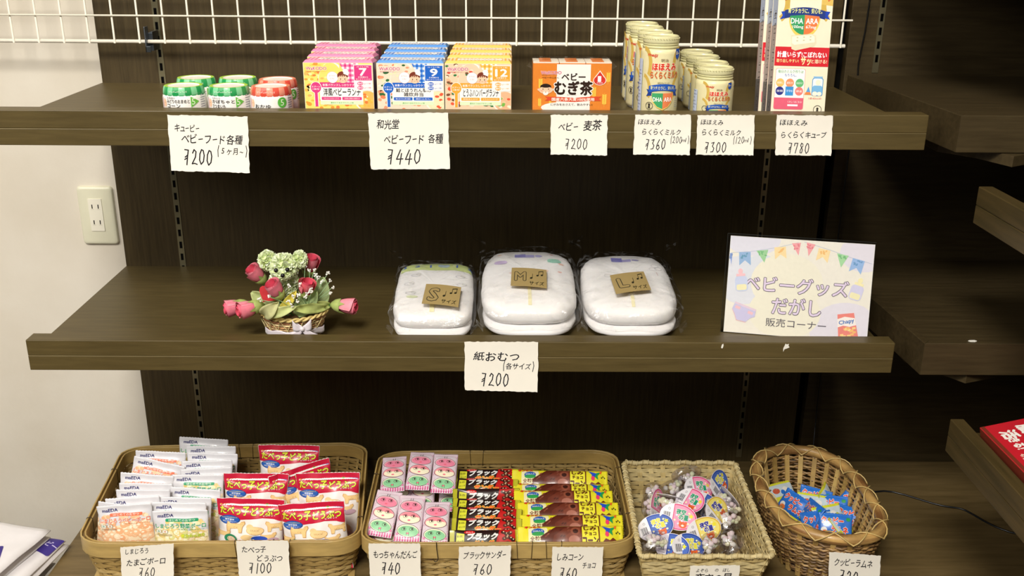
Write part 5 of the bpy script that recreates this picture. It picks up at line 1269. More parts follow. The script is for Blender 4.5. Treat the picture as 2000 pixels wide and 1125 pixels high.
# --- white snack packets (bolo biscuits)
def snack_art(w, h, S, parent, kind):
    k = Ink(); k.clip = (-w/2+.0008, .0012, w/2-.0008, h-.0008); rg = random.Random(3 if kind == 'egg' else 4)
    main = '#e8704a' if kind == 'egg' else '#1f9a68'
    bl = ['#f4c094', '#f6cda4', '#f8d9b4', '#f2b486', '#fae6c8'] if kind == 'egg' else ['#f0dca0', '#f6e8b8', '#e6cc80', '#f8f0cc', '#d9d890']
    k.rect(-w*.5, .0012, w*.5, h*.72, '#f6e2c0')
    for q in range(150):
        x, y = rg.uniform(-w*.47, w*.47), h*(.76-.5*(q+.5)/150)
        k.cyc(q, 5, 3); r = rg.uniform(.0052, .0078); c = rg.choice(bl); k.ell(x, y, r, r*.85, '#e8b080' if kind == 'egg' else '#c9b870', 12); k.ell(x+.0004, y+.0006, r*.93, r*.78, c, 12); k.ell(x-.001, y+.0016, r*.45, r*.3, '#fbf0d8', 8)
    k.at(0, h*.38, 1, 0, .62); k.top()
    for q in range(18): k.cyc(q, 3); x = rg.uniform(-w*.47, w*.47); k.ell(x, h*rg.uniform(.70,.76), .004, .0056, rg.choice(bl), 10)
    k.top(); k.text('maEDA', -w*.265, h*.885, .0095, '#2a2a70', w=.027, bold=.02)
    k.rrect(-w*.27, h*.755, w*.33, h*.822, .0025, main); k.text('はじめてのおやつ', w*.03, h*.789, .0062, '#fdf6ee', w=w*.48, bold=0)
    k.text('しまじろう' + ('ベビーボーロ' if kind == 'egg' else '野菜ボーロ'), w*.0, h*.665, .0135, main, w=w*.92, bold=.03, outline='#fdf8f0', ow=.035)
    k.text('母乳育児の赤ちゃんに' if kind == 'egg' else '乳酸菌と食物せんいが', w*.2, h*.585, .0036, main if kind != 'egg' else '#d09060', w=w*.48, bold=0)
    if kind != 'egg': k.text('鉄分たっぷり', w*.22, h*.44, .0100, '#e6e83a', w=w*.42, bold=.03, outline='#3fae5a', ow=.03)
    for x in (-w*.41, -w*.285): k.rrect(x-.0052, h*.54-.0045, x+.0052, h*.54+.0045, .001, '#4a4a44'); k.rrect(x-.0046, h*.54-.0039, x+.0046, h*.54+.0039, .001, '#f2efe4'); k.ell(x, h*.54, .0024, .0024, '#8fb8a0' if x < -w*.35 else '#d8a890', 10)
    for q in range(2): k.rect(-w*.46, h*(.475-.025*q), -w*.16, h*(.482-.025*q), '#6a665e')
    k.at(); k.build('packet_print', parent, mapper=lambda u, v, o: S(u, v, o), mat=FILMINK, L=.0034, base=.0003, step=2.4e-5, smooth=True)
def packet_proto(kind, label, loc, rot, group):
    t = thing('snack_packet', loc, rot, label, 'snack packet', group)
    o, S = pouch('packet', t, .098, .128, .019, '#dcdbe0', seed=2 if kind == 'egg' else 9)
    snack_art(.098, .128, S, t, kind)
    return t
def stand(x, y, ztop, H, roll, lean, yaw=0):
    """position and rotation of an upright packet whose top centre is at (x, y, ztop)"""
    E = Matrix.Rotation(math.radians(yaw), 3, 'Z') @ Matrix.Rotation(math.radians(-lean), 3, 'X') @ Matrix.Rotation(math.radians(-roll), 3, 'Y')
    top = E @ Vector((0, 0, H)); return (x-top.x, y-top.y, ztop-top.z), tuple(E.to_euler())
place = ['front one of its column', 'leaning low at the far left of the front row', 'second behind the front', 'third', 'fourth', 'fifth', 'sixth', 'rearmost']
eggs = [(.1001,-.4039,-3.9,0),(.0960,-.3880,8,-3),(.1066,-.3791,-3.2,0),(.1169,-.3525,.1,0),(.1148,-.3309,1.0,0),(.1070,-.2984,7.0,4),(.1149,-.2501,14.5,3),(.1040,-.2118,2.8,0)]
elab = ['orange-lettered snack packet, front one of the left column', 'orange-lettered packet showing only its left edge beside the front one', 'orange-lettered packet directly behind the front one of the left column', 'third orange-lettered packet back in the left column', 'fourth orange-lettered packet back in the left column', 'fifth orange-lettered packet back, its top tipped up to the right', 'sixth orange-lettered packet back, tipped up to the right, with its title visible', 'rearmost orange-lettered packet, in the back left of the tray']
pe = None
for (x, y, ro, yw), lb in zip(eggs, elab):
    L_, R_ = stand(x, y, -.312 if 'left edge' not in lb else -.323, .128, -ro, 6 if y < -.385 else 13, yw)
    if pe is None: pe = packet_proto('egg', lb, L_, R_, 'orange-lettered snack packets in the left tray')
    else: dup(pe, L_, R_, lb)
vegs = [(.2039,-.4193,-1.5,0),(.1939,-.3928,.9,0),(.1988,-.3760,1.1,0),(.2097,-.3454,-1.4,-10),(.1998,-.2964,-1.7,-3),(.2088,-.2722,-3,0),(.2022,-.2431,-1.6,0),(.2058,-.2145,2.1,0),(.1950,-.1867,.1,0),(.1717,-.1541,3.7,0)]
vlab = ['green-lettered snack packet, front one of the right column', 'green-lettered packet directly behind the front green-lettered one', 'third green-lettered packet back, mostly hidden', 'fourth green-lettered packet back, turned a little to the right', 'fifth green-lettered packet back, its green title half visible', 'sixth green-lettered packet back in its column', 'seventh green-lettered packet back in its column', 'eighth green-lettered packet back in its column', 'ninth green-lettered packet back in its column', 'rearmost green-lettered packet, highest in the tray']
pv = None
for (x, y, ro, yw), lb in zip(vegs, vlab):
    L_, R_ = stand(x, y, -.314, .128, -ro, 5 if y < -.40 else 12, yw)
    if pv is None: pv = packet_proto('veg', lb, L_, R_, 'green-lettered snack packets in the left tray')
    else: dup(pv, L_, R_, lb)
# --- red biscuit bags
def biscuit_bag(label, loc, rot):
    t = thing('biscuit_bag', loc, rot, label, 'biscuit bag', 'red biscuit bags in the left tray'); w, h = .122, .132
    o, S = pouch('bag', t, w, h, .036, '#f3efec', '#c9203c', seed=17, crumple=.0045, sidein=.05)
    k = Ink(); k.clip = (-w/2+.0006, .001, w/2-.0006, h-.0006)
    red = '#c9183c'; k.at(0, h*.40, 1, 0, .60)
    k.poly([(-w*.5,h),(-w*.5,h*.60),(-w*.38,h*.60),(-w*.2,h*.55),(0,h*.57),(w*.2,h*.60),(w*.38,h*.57),(w*.5,h*.50),(w*.5,h)], red)
    k.rect(-w*.44, h*.845, -w*.13, h*.872, '#f0c83a'); k.text('カルシウム', -w*.285, h*.858, .003, red, w=.03, bold=0)
    k.text('ギンビス', w*.02, h*.860, .0050, '#fbf0e8', w=.030, bold=.04); k.text('乳酸菌', w*.40, h*.860, .0042, '#3a4ab0', w=.018, bold=.02); k.ell(w*.24, h*.865, .004, .0034, '#e8d850', 10); k.ell(w*.24, h*.872, .0025, .0025, '#4aa050', 10)
    k.text('たべっ子', -w*.225, h*.745, .0215, '#dfe03a', w=w*.44, bold=.04, outline='#2a1414', ow=.035)
    k.text('どうぶつ', w*.24, h*.735, .0195, '#dfe03a', w=w*.42, bold=.05, outline='#2a1414', ow=.035)
    k.text('ビスケット', w*.30, h*.650, .0045, '#fbf0ec', w=.022, bold=.02)
    k.ell(-w*.30, h*.545, .0205, .0130, '#16408c', 20, .15); k.ell(-w*.30, h*.545, .0190, .0115, '#2a62b8', 20, .15)
    k.text('カルシウム&DHA入り', -w*.30, h*.595, .0038, '#e8e03a', w=.030, bold=.01, rot=5); k.text('卵不使用', -w*.30, h*.550, .0042, '#f4f2e8', w=.017, bold=.02); k.text('体にやさしい。', -w*.30, h*.508, .0040, '#f4f2e8', w=.027, bold=.01)
    def animal(x, y, s, flip=1, c='#f2cf90'):
        q = [(-.014,-.008),(-.010,-.008),(-.009,-.002),(.004,-.002),(.005,-.008),(.010,-.008),(.011,.001),(.015,.006),(.014,.010),(.009,.009),(.006,.006),(-.008,.006),(-.013,.009),(-.015,.003)]
        k.M = (x, h*.40+y*.6, s*flip, s*.95, 0); k.poly([(a*1.08, b*1.1) for a, b in q] if flip > 0 else [(a*1.08, b*1.1) for a, b in q][::-1], '#d9a45c'); k.poly(q if flip > 0 else q[::-1], c); k.at(0, h*.40, 1, 0, .60)
    animal(-w*.20, h*.385, 1.1); k.text('OX', -w*.20, h*.385, .0042, '#b07a3c', w=.008, bold=0)
    k.ell(w*.10, h*.33, .0165, .0125, '#d9a45c'); k.ell(w*.10, h*.33, .0156, .0116, '#f4d49a'); k.ell(w*.02, h*.40, .007, .009, '#f4d49a'); k.text('DUCK', w*.10, h*.335, .0040, '#b07a3c', w=.017, bold=0)
    animal(w*.38, h*.40, 1.0, -1); k.text('LEO', w*.38, h*.395, .0038, '#b07a3c', w=.009, bold=0); animal(-w*.40, h*.19, .9)
    k.ell(-w*.02, h*.17, .012, .009, '#f4d49a'); animal(w*.30, h*.16, .9)
    # plain coloured patches where the animal drawings stand
    k.ell(-w*.28, h*.12, .0125, .0140, '#2f8a60'); k.ell(-w*.27, h*.11, .0080, .0085, '#f2d2b0'); k.poly([(-w*.13,h*.03),(-w*.13,h*.12),(-w*.05,h*.08),(w*.02,h*.12),(w*.02,h*.03),(-w*.05,h*.07)], '#c8203c')
    k.ell(w*.17, h*.13, .0160, .0115, '#2a50c0'); k.ell(w*.36, h*.10, .0110, .0080, '#c8a8b8'); k.ell(w*.05, h*.09, .0060, .0050, '#f0ede8')
    k.at(); k.rect(-w*.5, .001, w*.5, h*.07, red); k.ell(-w*.2, h*.25, .016, .012, '#f4d49a'); k.ell(w*.2, h*.22, .018, .012, '#f4d49a')
    k.build('bag_print', t, mapper=lambda u, v, o: S(u, v, o), mat=FILMINK, L=.0034, base=.0003, step=2.4e-5, smooth=True)
    return t
rl = [(.3206,-.3829,2.2,0,'red biscuit bag at the front left of its half of the tray',9),(.3100,-.2946,2,2,'red biscuit bag behind the front left one, showing its yellow title',13),(.3495,-.1852,.9,0,'red biscuit bag at the back against the tray wall, highest of the six',10),(.4440,-.2916,-2.1,-2,'red biscuit bag in the right half, second row, against the right tray side',14),(.4310,-.3960,-6,-4,'red biscuit bag at the front right, its top edge sloping',6),(.3850,-.2700,-3,30,'red biscuit bag half hidden between the two of the second row',12)]
pb = None
for x, y, ro, yw, lb, ln in rl:
    L_, R_ = stand(x, y, -.312, .132, -ro, ln, yw)
    if pb is None: pb = biscuit_bag(lb, L_, R_)
    else: dup(pb, L_, R_, lb)
# --- rice-cake packets with three drawn faces
def face_packet(label, loc, rot):
    t = thing('face_packet', loc, rot, label, 'sweet packet', 'pink and green face packets in the middle tray'); w, h = .0475, .0800
    o, S = pouch('packet', t, w, h+.012, .013, '#e2ccd8', '#e0d4dc', seed=31, crumple=.0010, sidein=.0, crimp=.06, nu=26, nv=36)
    k = Ink(); k.clip = (-w/2+.0003, .0004, w/2-.0003, h+.0116)
    for q in range(10): k.cyc(q, 1); k.rect(-w/2+w*q/10, .0005, -w/2+w*(q+.55)/10, .0085, '#d45a94')
    k.rect(-w*.45, .0095, w*.45, h+.003, '#e0d2da')
    rg = random.Random(8)
    for q in range(26):
        k.cyc(q, 3); x = rg.choice([-1, 1])*rg.uniform(w*.40, w*.48); z = rg.uniform(.012, h+.006); k.line([(x, z), (x+rg.uniform(-.002,.002), z+.0025)], .0006, '#d878a4')
    k.top()
    for (zc, c, sk) in ((h*.85, '#ee8aa4', '#f6c0c8'), (h*.55, '#f7efd0', '#f4a0ac'), (h*.245, '#8fcf9c', '#f2eed0')):
        k.ell(0, zc, .0205, .0118, '#2c2624', 26, -.1); k.ell(0, zc, .0197, .0110, sk if c != '#8fcf9c' else '#f2eed0', 26, -.1); k.ell(.0005, zc-.001, .0185, .0095, c, 24, -.1)
        if c == '#f7efd0': k.poly([(-.017,zc+.004),(.018,zc+.001),(.010,zc+.0095),(-.008,zc+.0100)], '#f0909c')
        for sx in (-.0075, .0070):
            k.ring(sx, zc+.0022, .0042, .0028, .0006, '#2c2624', 16, 0, 360); k.ell(sx+.0008, zc+.0026, .0017, .0019, '#3a2c28', 10); k.line([(sx-.004, zc+.0050), (sx+.003, zc+.0062)], .0005, '#2c2624')
        k.ell(0, zc-.0052, .0028, .0015, '#f06a84', 12)
    for z in (.0105, h*.985):
        for x in (-.002, .002): k.line([(x, z), (x, z+.0055)], .0007, '#2c2624')
    k.ell(-w*.40, .013, .0022, .0022, '#e88ab4', 8); k.ell(w*.42, .013, .0022, .0022, '#e88ab4', 8)
    k.build('packet_print', t, mapper=lambda u, v, o: S(u, v, o), mat=FILMINK, L=.0034, base=.0003, step=2.4e-5, smooth=True)
    return t
quads = [((.5416,-.3332),(.5866,-.3351),(.5757,-.4023),(.5271,-.3967)),((.5867,-.3475),(.6303,-.3515),(.6260,-.4192),(.5810,-.4118)),((.6316,-.3391),(.6776,-.3430),(.6762,-.4302),(.6298,-.4267)),((.5344,-.1599),(.5825,-.1793),(.5839,-.2695),(.5389,-.2631)),((.5901,-.1841),(.6376,-.1912),(.6333,-.2605),(.5850,-.2563)),((.6431,-.2031),(.6803,-.2053),(.6828,-.2691),(.6362,-.2693))]
flab = ['face packet at the front left of the middle tray', 'face packet in the middle of the front three', 'face packet at the front, next to the black bars', 'face packet at the back left corner of the middle tray', 'face packet in the middle of the back three', 'face packet at the back, next to the black bars']
pf = None
def lay(q, zt, zb, dz=0):
    top = Vector(((q[0][0]+q[1][0])/2, (q[0][1]+q[1][1])/2, zt+dz)); bot = Vector(((q[2][0]+q[3][0])/2, (q[2][1]+q[3][1])/2, zb+dz))
    up = (top-bot).normalized(); rt = Vector((q[1][0]-q[0][0] + q[2][0]-q[3][0], q[1][1]-q[0][1] + q[2][1]-q[3][1], 0)).normalized(); rt = (rt-up*rt.dot(up)).normalized(); bk_ = up.cross(rt)
    return bot, Matrix((rt, bk_, up)).transposed(), (top-bot).length
for i, (q, lb) in enumerate(zip(quads, flab)):
    bot, E, LN = lay(q, -.333, -.372 if i < 3 else -.362)
    bot = bot - (E @ Vector((0, 0, 1)))*.008
    if pf is None: pf = face_packet(lb, tuple(bot), tuple(E.to_euler()))
    else: dup(pf, tuple(bot), tuple(E.to_euler()), lb)
for i, (x, y, lb) in enumerate(((.5560,-.345,'lower face packet peeping out under the front left one'),(.6040,-.347,'lower face packet peeping out under the middle front one'),(.6540,-.349,'lower face packet under the front one by the black bars'),(.5660,-.190,'lower face packet under the back left one'),(.6130,-.190,'lower face packet under the middle back one'),(.6690,-.188,'lower face packet under the back one by the black bars'))):
    E = Matrix.Rotation(math.radians(-68), 3, 'X'); bot = Vector((x+.004, y-.085, -.4085)); dup(pf, tuple(bot), tuple(E.to_euler()), lb, 'lower layer of face packets in the middle tray')
# --- chocolate bars
def bar_packet(kind, label, loc, rot):
    black = kind == 'black'; w, h, tt = (.128, .036, .017) if black else (.188, .040, .017)
    t = thing('chocolate_bar' if black else 'corn_snack_bar', loc, rot, label, 'snack bar', 'black chocolate bars in the middle tray' if black else 'yellow corn snack bars in the middle tray')
    o, S = pouch('wrapper', t, w, h, tt, '#2a1614' if black else '#e3d92a', '#8a7a22' if black else '#c9b820', seed=41 if black else 43, crumple=.0016, sidein=.03, crimp=.07 if black else .05, nu=56, nv=18, axis='h')
    k = Ink(); k.clip = (-w/2+.0005, .0004, w/2-.0005, h-.0004)
    if black:
        k.rect(-w*.5, 0, -w*.43, h, '#b8b428'); k.rect(w*.42, 0, w*.5, h, '#b8b428')
        k.poly([(w*.12,0),(w*.20,h),(w*.42,h),(w*.42,0)], '#c01c1c'); rg = random.Random(3)
        for q in range(16): k.cyc(q, 4, 2); x, z = rg.uniform(w*.22, w*.40), rg.uniform(.004, h-.004); k.ell(x, z, .0042, .0034, rg.choice(['#3a1812','#5a2a1c','#2a0f0c']), 9); k.ell(x+.001, z+.001, .0015, .0012, '#e8c8a0', 7)
        k.top(); k.poly([(-w*.41,h*.32),(-w*.30,h*.25),(-w*.29,h*.80),(-w*.40,h*.86)], '#d8d838'); k.text('若い女性に', -w*.35, h*.68, .0042, '#1a1410', w=.011, bold=.02); k.text('大ヒット中', -w*.35, h*.45, .0042, '#1a1410', w=.011, bold=.02)
        k.text('ブラック', -w*.04, h*.66, .0125, '#e8e6e2', w=w*.42, bold=.07, outline='#0a0808', ow=.05, shear=.25)
        k.text('サンダー', w*.02, h*.31, .0100, '#f0642a', w=w*.36, bold=.07, outline='#f6e04a', ow=.04, shear=.25)
        k.ell(-w*.22, h*.88, .010, .0030, '#d02020'); k.text('おいしさ', -w*.22, h*.88, .003, '#fff', w=.012, bold=0); k.text('BLACK', w*.30, h*.16, .0030, '#e8e4d8', w=.010, bold=0)
        k.text('おいしさイナズマ級!', -w*.05, h*.10, .0036, '#e8d83a', w=w*.36, bold=.01)
    else:
        k.rrect(-w*.40, h*.22, -w*.22, h*.90, .003, '#e9e2b0'); k.ell(-w*.31, h*.70, .0115, .0070, '#2a5cae'); k.ell(-w*.31, h*.60, .0110, .0040, '#2f9a4a'); k.text('DHA入り', -w*.31, h*.74, .0035, '#f4f4e8', w=.017, bold=.01)
        k.text('全粒粉', -w*.315, h*.38, .0085, '#6a3a1c', w=.026, bold=.03, outline='#f8ecc0', ow=.04)
        rg = random.Random(6)
        for q in range(3):
            x0 = -w*.20 + q*w*.115; k.poly([(x0-.006,h*.06),(x0+.030,h*.46),(x0+.034,h*.95),(x0+.012,h*.95),(x0-.014,h*.50),(x0-.018,h*.06)], ['#5a2618','#6a3020','#7a3c2a'][q])
            for r_ in range(9): k.cyc(r_, 3); a, b = x0+rg.uniform(-.010,.028), h*rg.uniform(.15,.9); k.ell(a, b, .0030, .0014, rg.choice(['#7c4230','#4a1e14','#8a5040']), 8, .7)
        k.top(); k.ell(w*.045, h*.70, .0085, .0080, '#8a4a34', 12); k.ell(w*.045, h*.70, .0050, .0045, '#3a1810', 10); k.ell(w*.030, h*.30, .0100, .0080, '#a86a58', 12)
        k.rrect(w*.095, h*.0, w*.275, h*1.0, .004, '#6a2c16'); k.rrect(w*.107, h*.04, w*.263, h*.96, .003, '#ece43a')
        k.text('しみ', w*.185, h*.84, .0085, '#5a2412', w=.022, bold=.05); k.text('チョコ', w*.185, h*.58, .0068, '#5a2412', w=.021, bold=.05); k.text('コーン', w*.185, h*.25, .0120, '#5a2412', w=.028, bold=.07)
        k.poly([(w*.285,h*.10),(w*.33,h*.36),(w*.37,h*.28),(w*.40,h*.40),(w*.455,h*.22),(w*.455,h*.02),(w*.285,h*.02)], '#6a2c16'); k.text('北海道産チョコレート使用', w*.36, h*.10, .0030, '#f4ecd8', w=.030, bold=0)
        k.poly([(w*.30,h*.94),(w*.335,h*.74),(w*.325,h*.50),(w*.365,h*.64),(w*.40,h*.50),(w*.395,h*.72),(w*.43,h*.92),(w*.375,h*.84)], '#2450c8'); k.poly([(w*.365,h*.64),(w*.40,h*.50),(w*.395,h*.72),(w*.43,h*.92),(w*.385,h*.86)], '#1f9a50')
        k.ell(w*.345, h*.56, .0035, .005, '#e83a6a', 10); k.poly([(w*.41,h*.90),(w*.44,h*.99),(w*.43,h*.80)], '#e8642a')
        k.text('ギンビス', -w*.36, h*.94, .0052, '#d82a1c', w=.028, bold=.05)
        for q in range(3): k.ell(w*.435+.003*q, h*(.62+.06*(q % 2)), .0012, .0016, '#1a1410', 8)
    k.build('wrapper_print', t, mapper=lambda u, v, o: S(u, v, o), mat=FILMINK, L=.0034, base=.0003, step=2.4e-5, smooth=True)
    return t, h
# rows: (x centre, y, tilt-back from upright, yaw, z of base)
rows = [(.7415,-.2190,58,1,-.375,'rearmost'),(.7400,-.2540,62,-2,-.374,'second from the back'),(.7430,-.2900,20,1,-.384,'third from the back, standing on edge'),(.7430,-.3270,64,-3,-.374,'fourth from the back'),(.7445,-.3600,60,-4,-.374,'third from the front'),(.7450,-.3930,58,-1,-.376,'second from the front'),(.7440,-.4230,40,2,-.386,'frontmost')]
pk_ = None
for x, y, ln, yw, z, lb in rows:
    E = (Matrix.Rotation(math.radians(yw), 3, 'Z') @ Matrix.Rotation(math.radians(-ln), 3, 'X')).to_euler(); lb = f'black and red wrapped chocolate bar, {lb} of the seven'
    y -= .016*math.sin(math.radians(ln))
    if pk_ is None: pk_, _h = bar_packet('black', lb, (x, y, z), tuple(E))
    else: dup(pk_, (x, y, z), tuple(E), lb)
rows = [(.8860,-.2330,52,-2,-.375,'rearmost'),(.8870,-.2680,66,-1,-.378,'second from the back'),(.8900,-.3040,60,0,-.374,'third from the back'),(.8965,-.3460,60,0,-.374,'third from the front'),(.9000,-.3880,60,0,-.374,'second from the front'),(.8960,-.4270,54,1,-.375,'frontmost')]
pk_ = None
for x, y, ln, yw, z, lb in rows:
    E = (Matrix.Rotation(math.radians(yw), 3, 'Z') @ Matrix.Rotation(math.radians(-ln), 3, 'X')).to_euler(); lb = f'yellow corn snack bar, {lb} of the six'
    y -= .018*math.sin(math.radians(ln))
    if pk_ is None: pk_, _h = bar_packet('yellow', lb, (x, y, z), tuple(E))
    else: dup(pk_, (x, y, z), tuple(E), lb)
# --- candy cups with printed lids
def candy_cup(color, label, loc, rot):
    t = thing('candy_cup', loc, rot, label, 'candy cup', None)
    rx, ry = .0335, .0235
    prof = [(1.0,.0),(.97,-.001),(.86,-.003),(.82,-.012),(.72,-.022),(.50,-.029),(.20,-.0315),(.0001,-.032)]
    m = MB(); n = 28; vs = [(rx*r*math.cos(2*math.pi*q/n), ry*r*math.sin(2*math.pi*q/n), z) for r, z in prof for q in range(n)]
    m.add(vs, [(i*n+q, i*n+(q+1) % n, (i+1)*n+(q+1) % n, (i+1)*n+q) for i in range(len(prof)-1) for q in range(n)], '#fff'); m.build('clear_cup', CUPFILM, t, smooth=True)
    main, edge, txt = {'pink': ('#f0a0c0','#e0407c','#1f9a70'), 'yellow': ('#f2e27a','#e0b83a','#3a3a9a'), 'blue': ('#4a6cc0','#2a4aa8','#e8e04a'), 'plain': ('#d8d0e0','#c8bcd0','#9a8ab0')}[color]
    o = MB()
    vs = []; 
    for z in (0, .0006): vs += [(rx*1.02*math.cos(2*math.pi*q/40), ry*1.04*math.sin(2*math.pi*q/40), z) for q in range(40)]
    o.add(vs, [tuple(range(39, -1, -1)), tuple(range(40, 80))] + [(q, (q+1) % 40, 40+(q+1) % 40, 40+q) for q in range(40)], '#f1eef2')
    lid = o.build('foil_lid' if color != 'plain' else 'clear_flange', FILM if color != 'plain' else CUPFILM, t)
    k = Ink()
    if color != 'plain':
        pts = [(-.010, -ry*.98)] + [(rx*math.cos(a), ry*math.sin(a)) for a in [math.radians(-107+214*q/24) for q in range(25)]] + [(-.010, ry*.98)]
        k.poly(pts, edge); k.poly([(-.0085, -ry*.86)] + [(rx*.93*math.cos(a), ry*.91*math.sin(a)) for a in [math.radians(-104+208*q/24) for q in range(25)]] + [(-.0085, ry*.86)], main)
        rg = random.Random(4)
        for q in range(14): k.cyc(q, 3); k.ell(rg.uniform(-.006,.026), rg.uniform(-.015,.015), .0022, .0018, rg.choice(['#fbe8f0','#f8d0dc','#fbf6c0','#d8ecf8']), 8)
        k.top(); k.text('夜空', .004, .0100, .0090, txt, w=.017, bold=.06, outline='#fbfbf6', ow=.05); k.text('の星', .010, .0005, .0090, txt, w=.017, bold=.06, outline='#fbfbf6', ow=.05)
        # an orange bear's head and a yellow star
        k.ell(.010, -.0130, .0075, .0060, '#e8662a', 14); k.ell(.0045, -.0085, .0022, .0022, '#e8662a', 10); k.ell(.0155, -.0085, .0022, .0022, '#e8662a', 10); k.ell(.010, -.0142, .0028, .0020, '#f8e8d8', 10); k.ell(.0075,-.0115,.0006,.0008,'#2a1410',8); k.ell(.0125,-.0115,.0006,.0008,'#2a1410',8)
        k.poly([(.0230+.0050*(1 if q % 2 == 0 else .5)*math.cos(math.radians(90+36*q)), .0050+.0050*(1 if q % 2 == 0 else .5)*math.sin(math.radians(90+36*q))) for q in range(10)], '#f4e63a')
        for q in range(9): k.cyc(q, 1); k.rect(-.0275+.0014*q, -.0075, -.0275+.0014*q+(.0009 if q % 3 else .0005), .0060, '#3a3a40')
        k.ring(-.018, .0125, .002, .002, .0005, '#3a3a40', 8); k.rect(-.026, -.0120, -.013, -.0112, '#8a8a90')
    if k.t: k.build('lid_print', lid, mapper=lambda u, v, oo: (u, v, .0006+oo))
    rg = random.Random(7); cc = ['#f4e0e0', '#f2efc8', '#e6eec4', '#f4f2ea', '#f2f0e0', '#f6e6e2']
    for q in range(18):
        a = rg.uniform(0, 6.28); r = rg.uniform(.1, .62); x, y, z = rx*r*math.cos(a), ry*r*math.sin(a), -.006-rg.uniform(0, .015)
        m = MB(); m.lathe([(.0001,-.0052),(.0038,-.0036),(.0054,0),(.0038,.0036),(.0001,.0052)], 8, cc[q % 6], X=Matrix.Translation((x, y, z))); m.build('sugar_candy', PAD, t, smooth=True)
    return t
protos = {}
cups = [('plain',1.1440,-.190,-.372,(-70,10,20),'clear candy cup at the back, seen from its clear side'),('plain',1.1080,-.228,-.366,(-35,-8,30),'round clear candy cup behind the pink lids, dome upwards'),('plain',1.0720,-.262,-.385,(150,10,60),'upturned clear candy cup at the left side of the rush basket'),
 ('pink',1.0700,-.300,-.378,(62,-40,75),'pink-lidded candy cup on edge at the left, barcode towards the middle'),('pink',1.1560,-.256,-.366,(48,12,25),'pink-lidded candy cup at the back centre, lid tipped to the front'),('blue',1.2000,-.238,-.366,(55,-10,60),'blue-lidded candy cup at the back right'),
 ('pink',1.2140,-.276,-.372,(58,14,100),'pink-lidded candy cup at the right edge, white barcode end outwards'),('pink',1.0950,-.288,-.366,(40,0,160),'pink-lidded candy cup left of centre, lid partly covered'),('pink',1.1270,-.322,-.352,(42,-8,-55),'large-looking pink candy lid in the middle of the heap'),
 ('blue',1.1640,-.300,-.378,(30,30,-20),'blue candy lid under the clear cups right of the middle'),('pink',1.0985,-.362,-.362,(50,6,-12),'pink candy lid in front, barcode at its left'),('yellow',1.1730,-.344,-.360,(46,-6,55),'yellow candy lid right of the middle, tipped to the front'),
 ('blue',1.0560,-.372,-.378,(40,-20,5),'blue-lidded candy cup at the front left'),('yellow',1.1430,-.382,-.378,(62,-12,15),'yellow candy lid lying low at the front'),('blue',1.1080,-.424,-.384,(50,10,20),'blue-lidded candy cup by the front rim'),
 ('blue',1.0800,-.420,-.388,(55,-10,-35),'small blue lid edge showing at the front rim left of the other'),('plain',1.2000,-.352,-.388,(160,0,30),'upturned clear candy cup at the right'),('plain',1.1900,-.408,-.392,(150,8,80),'upturned clear candy cup at the front right'),('plain',1.0520,-.412,-.396,(155,0,10),'upturned clear candy cup at the front left corner'),('plain',1.1500,-.418,-.396,(170,0,50),'upturned clear candy cup at the middle of the front'),
 ('plain',1.1300,-.270,-.392,(160,0,20),'upturned clear candy cup under the middle of the heap'),('plain',1.2080,-.305,-.394,(150,0,0),'upturned clear candy cup under the right of the heap')]
for c_, x, y, z, r_, lb in cups:
    rot = tuple(math.radians(a) for a in r_)
    if c_ not in protos: protos[c_] = candy_cup(c_, lb, (x, y, z), rot); protos[c_]['group'] = 'candy cups in the rush basket'
    else: dup(protos[c_], (x, y, z), rot, lb)
# --- small fizzy-sweet sachets
def sachet(kind, label, loc, rot):
    t = thing('sweet_sachet', loc, rot, label, 'sweet sachet', 'small sachets in the oval wicker basket'); w, h = .062, .046
    col = '#2a72d0' if kind == 'blue' else '#d9dc3a'
    o, S = pouch('sachet', t, w, h, .012, col, '#dadfe4', seed=51, crumple=.002, crimp=.08, nu=22, nv=22)
    k = Ink(); k.clip = (-w/2+.0004, .0004, w/2-.0004, h-.0004)
    if kind == 'blue':
        k.text('クッピー', -.006, h*.70, .0120, '#e0402c', w=.040, bold=.06, outline='#f4f0e8', ow=.05); k.text('ラムネ', .008, h*.36, .0110, '#e0402c', w=.030, bold=.06, outline='#f4f0e8', ow=.05)
        k.ell(-.021, h*.30, .0058, .0058, '#f0ece4', 12); k.ell(-.019, h*.20, .0062, .0050, '#e87a3a', 12); k.ell(.023, h*.80, .0042, .0036, '#2f9a4a', 10); k.rect(-w/2, 0, w/2, h*.09, '#d9dc3a')
    else:
        k.rect(-w*.5, h*.35, w*.5, h*.9, '#c8d8e0'); k.ell(-.012, h*.62, .008, .006, '#c85a3c', 12); k.ell(.010, h*.62, .007, .006, '#f0ece4', 12); k.ell(.002, h*.52, .005, .005, '#2a72d0', 10); k.text('ラムネ', .0, h*.20, .0050, '#3a6a30', w=.022, bold=.02); k.ring(.022, h*.20, .004, .004, .0008, '#2a4a1c', 4)
    k.build('sachet_print', t, mapper=lambda u, v, oo: S(u, v, oo), mat=FILMINK, L=.0034, base=.0003, step=2.4e-5, smooth=True)
    return t
protos = {}
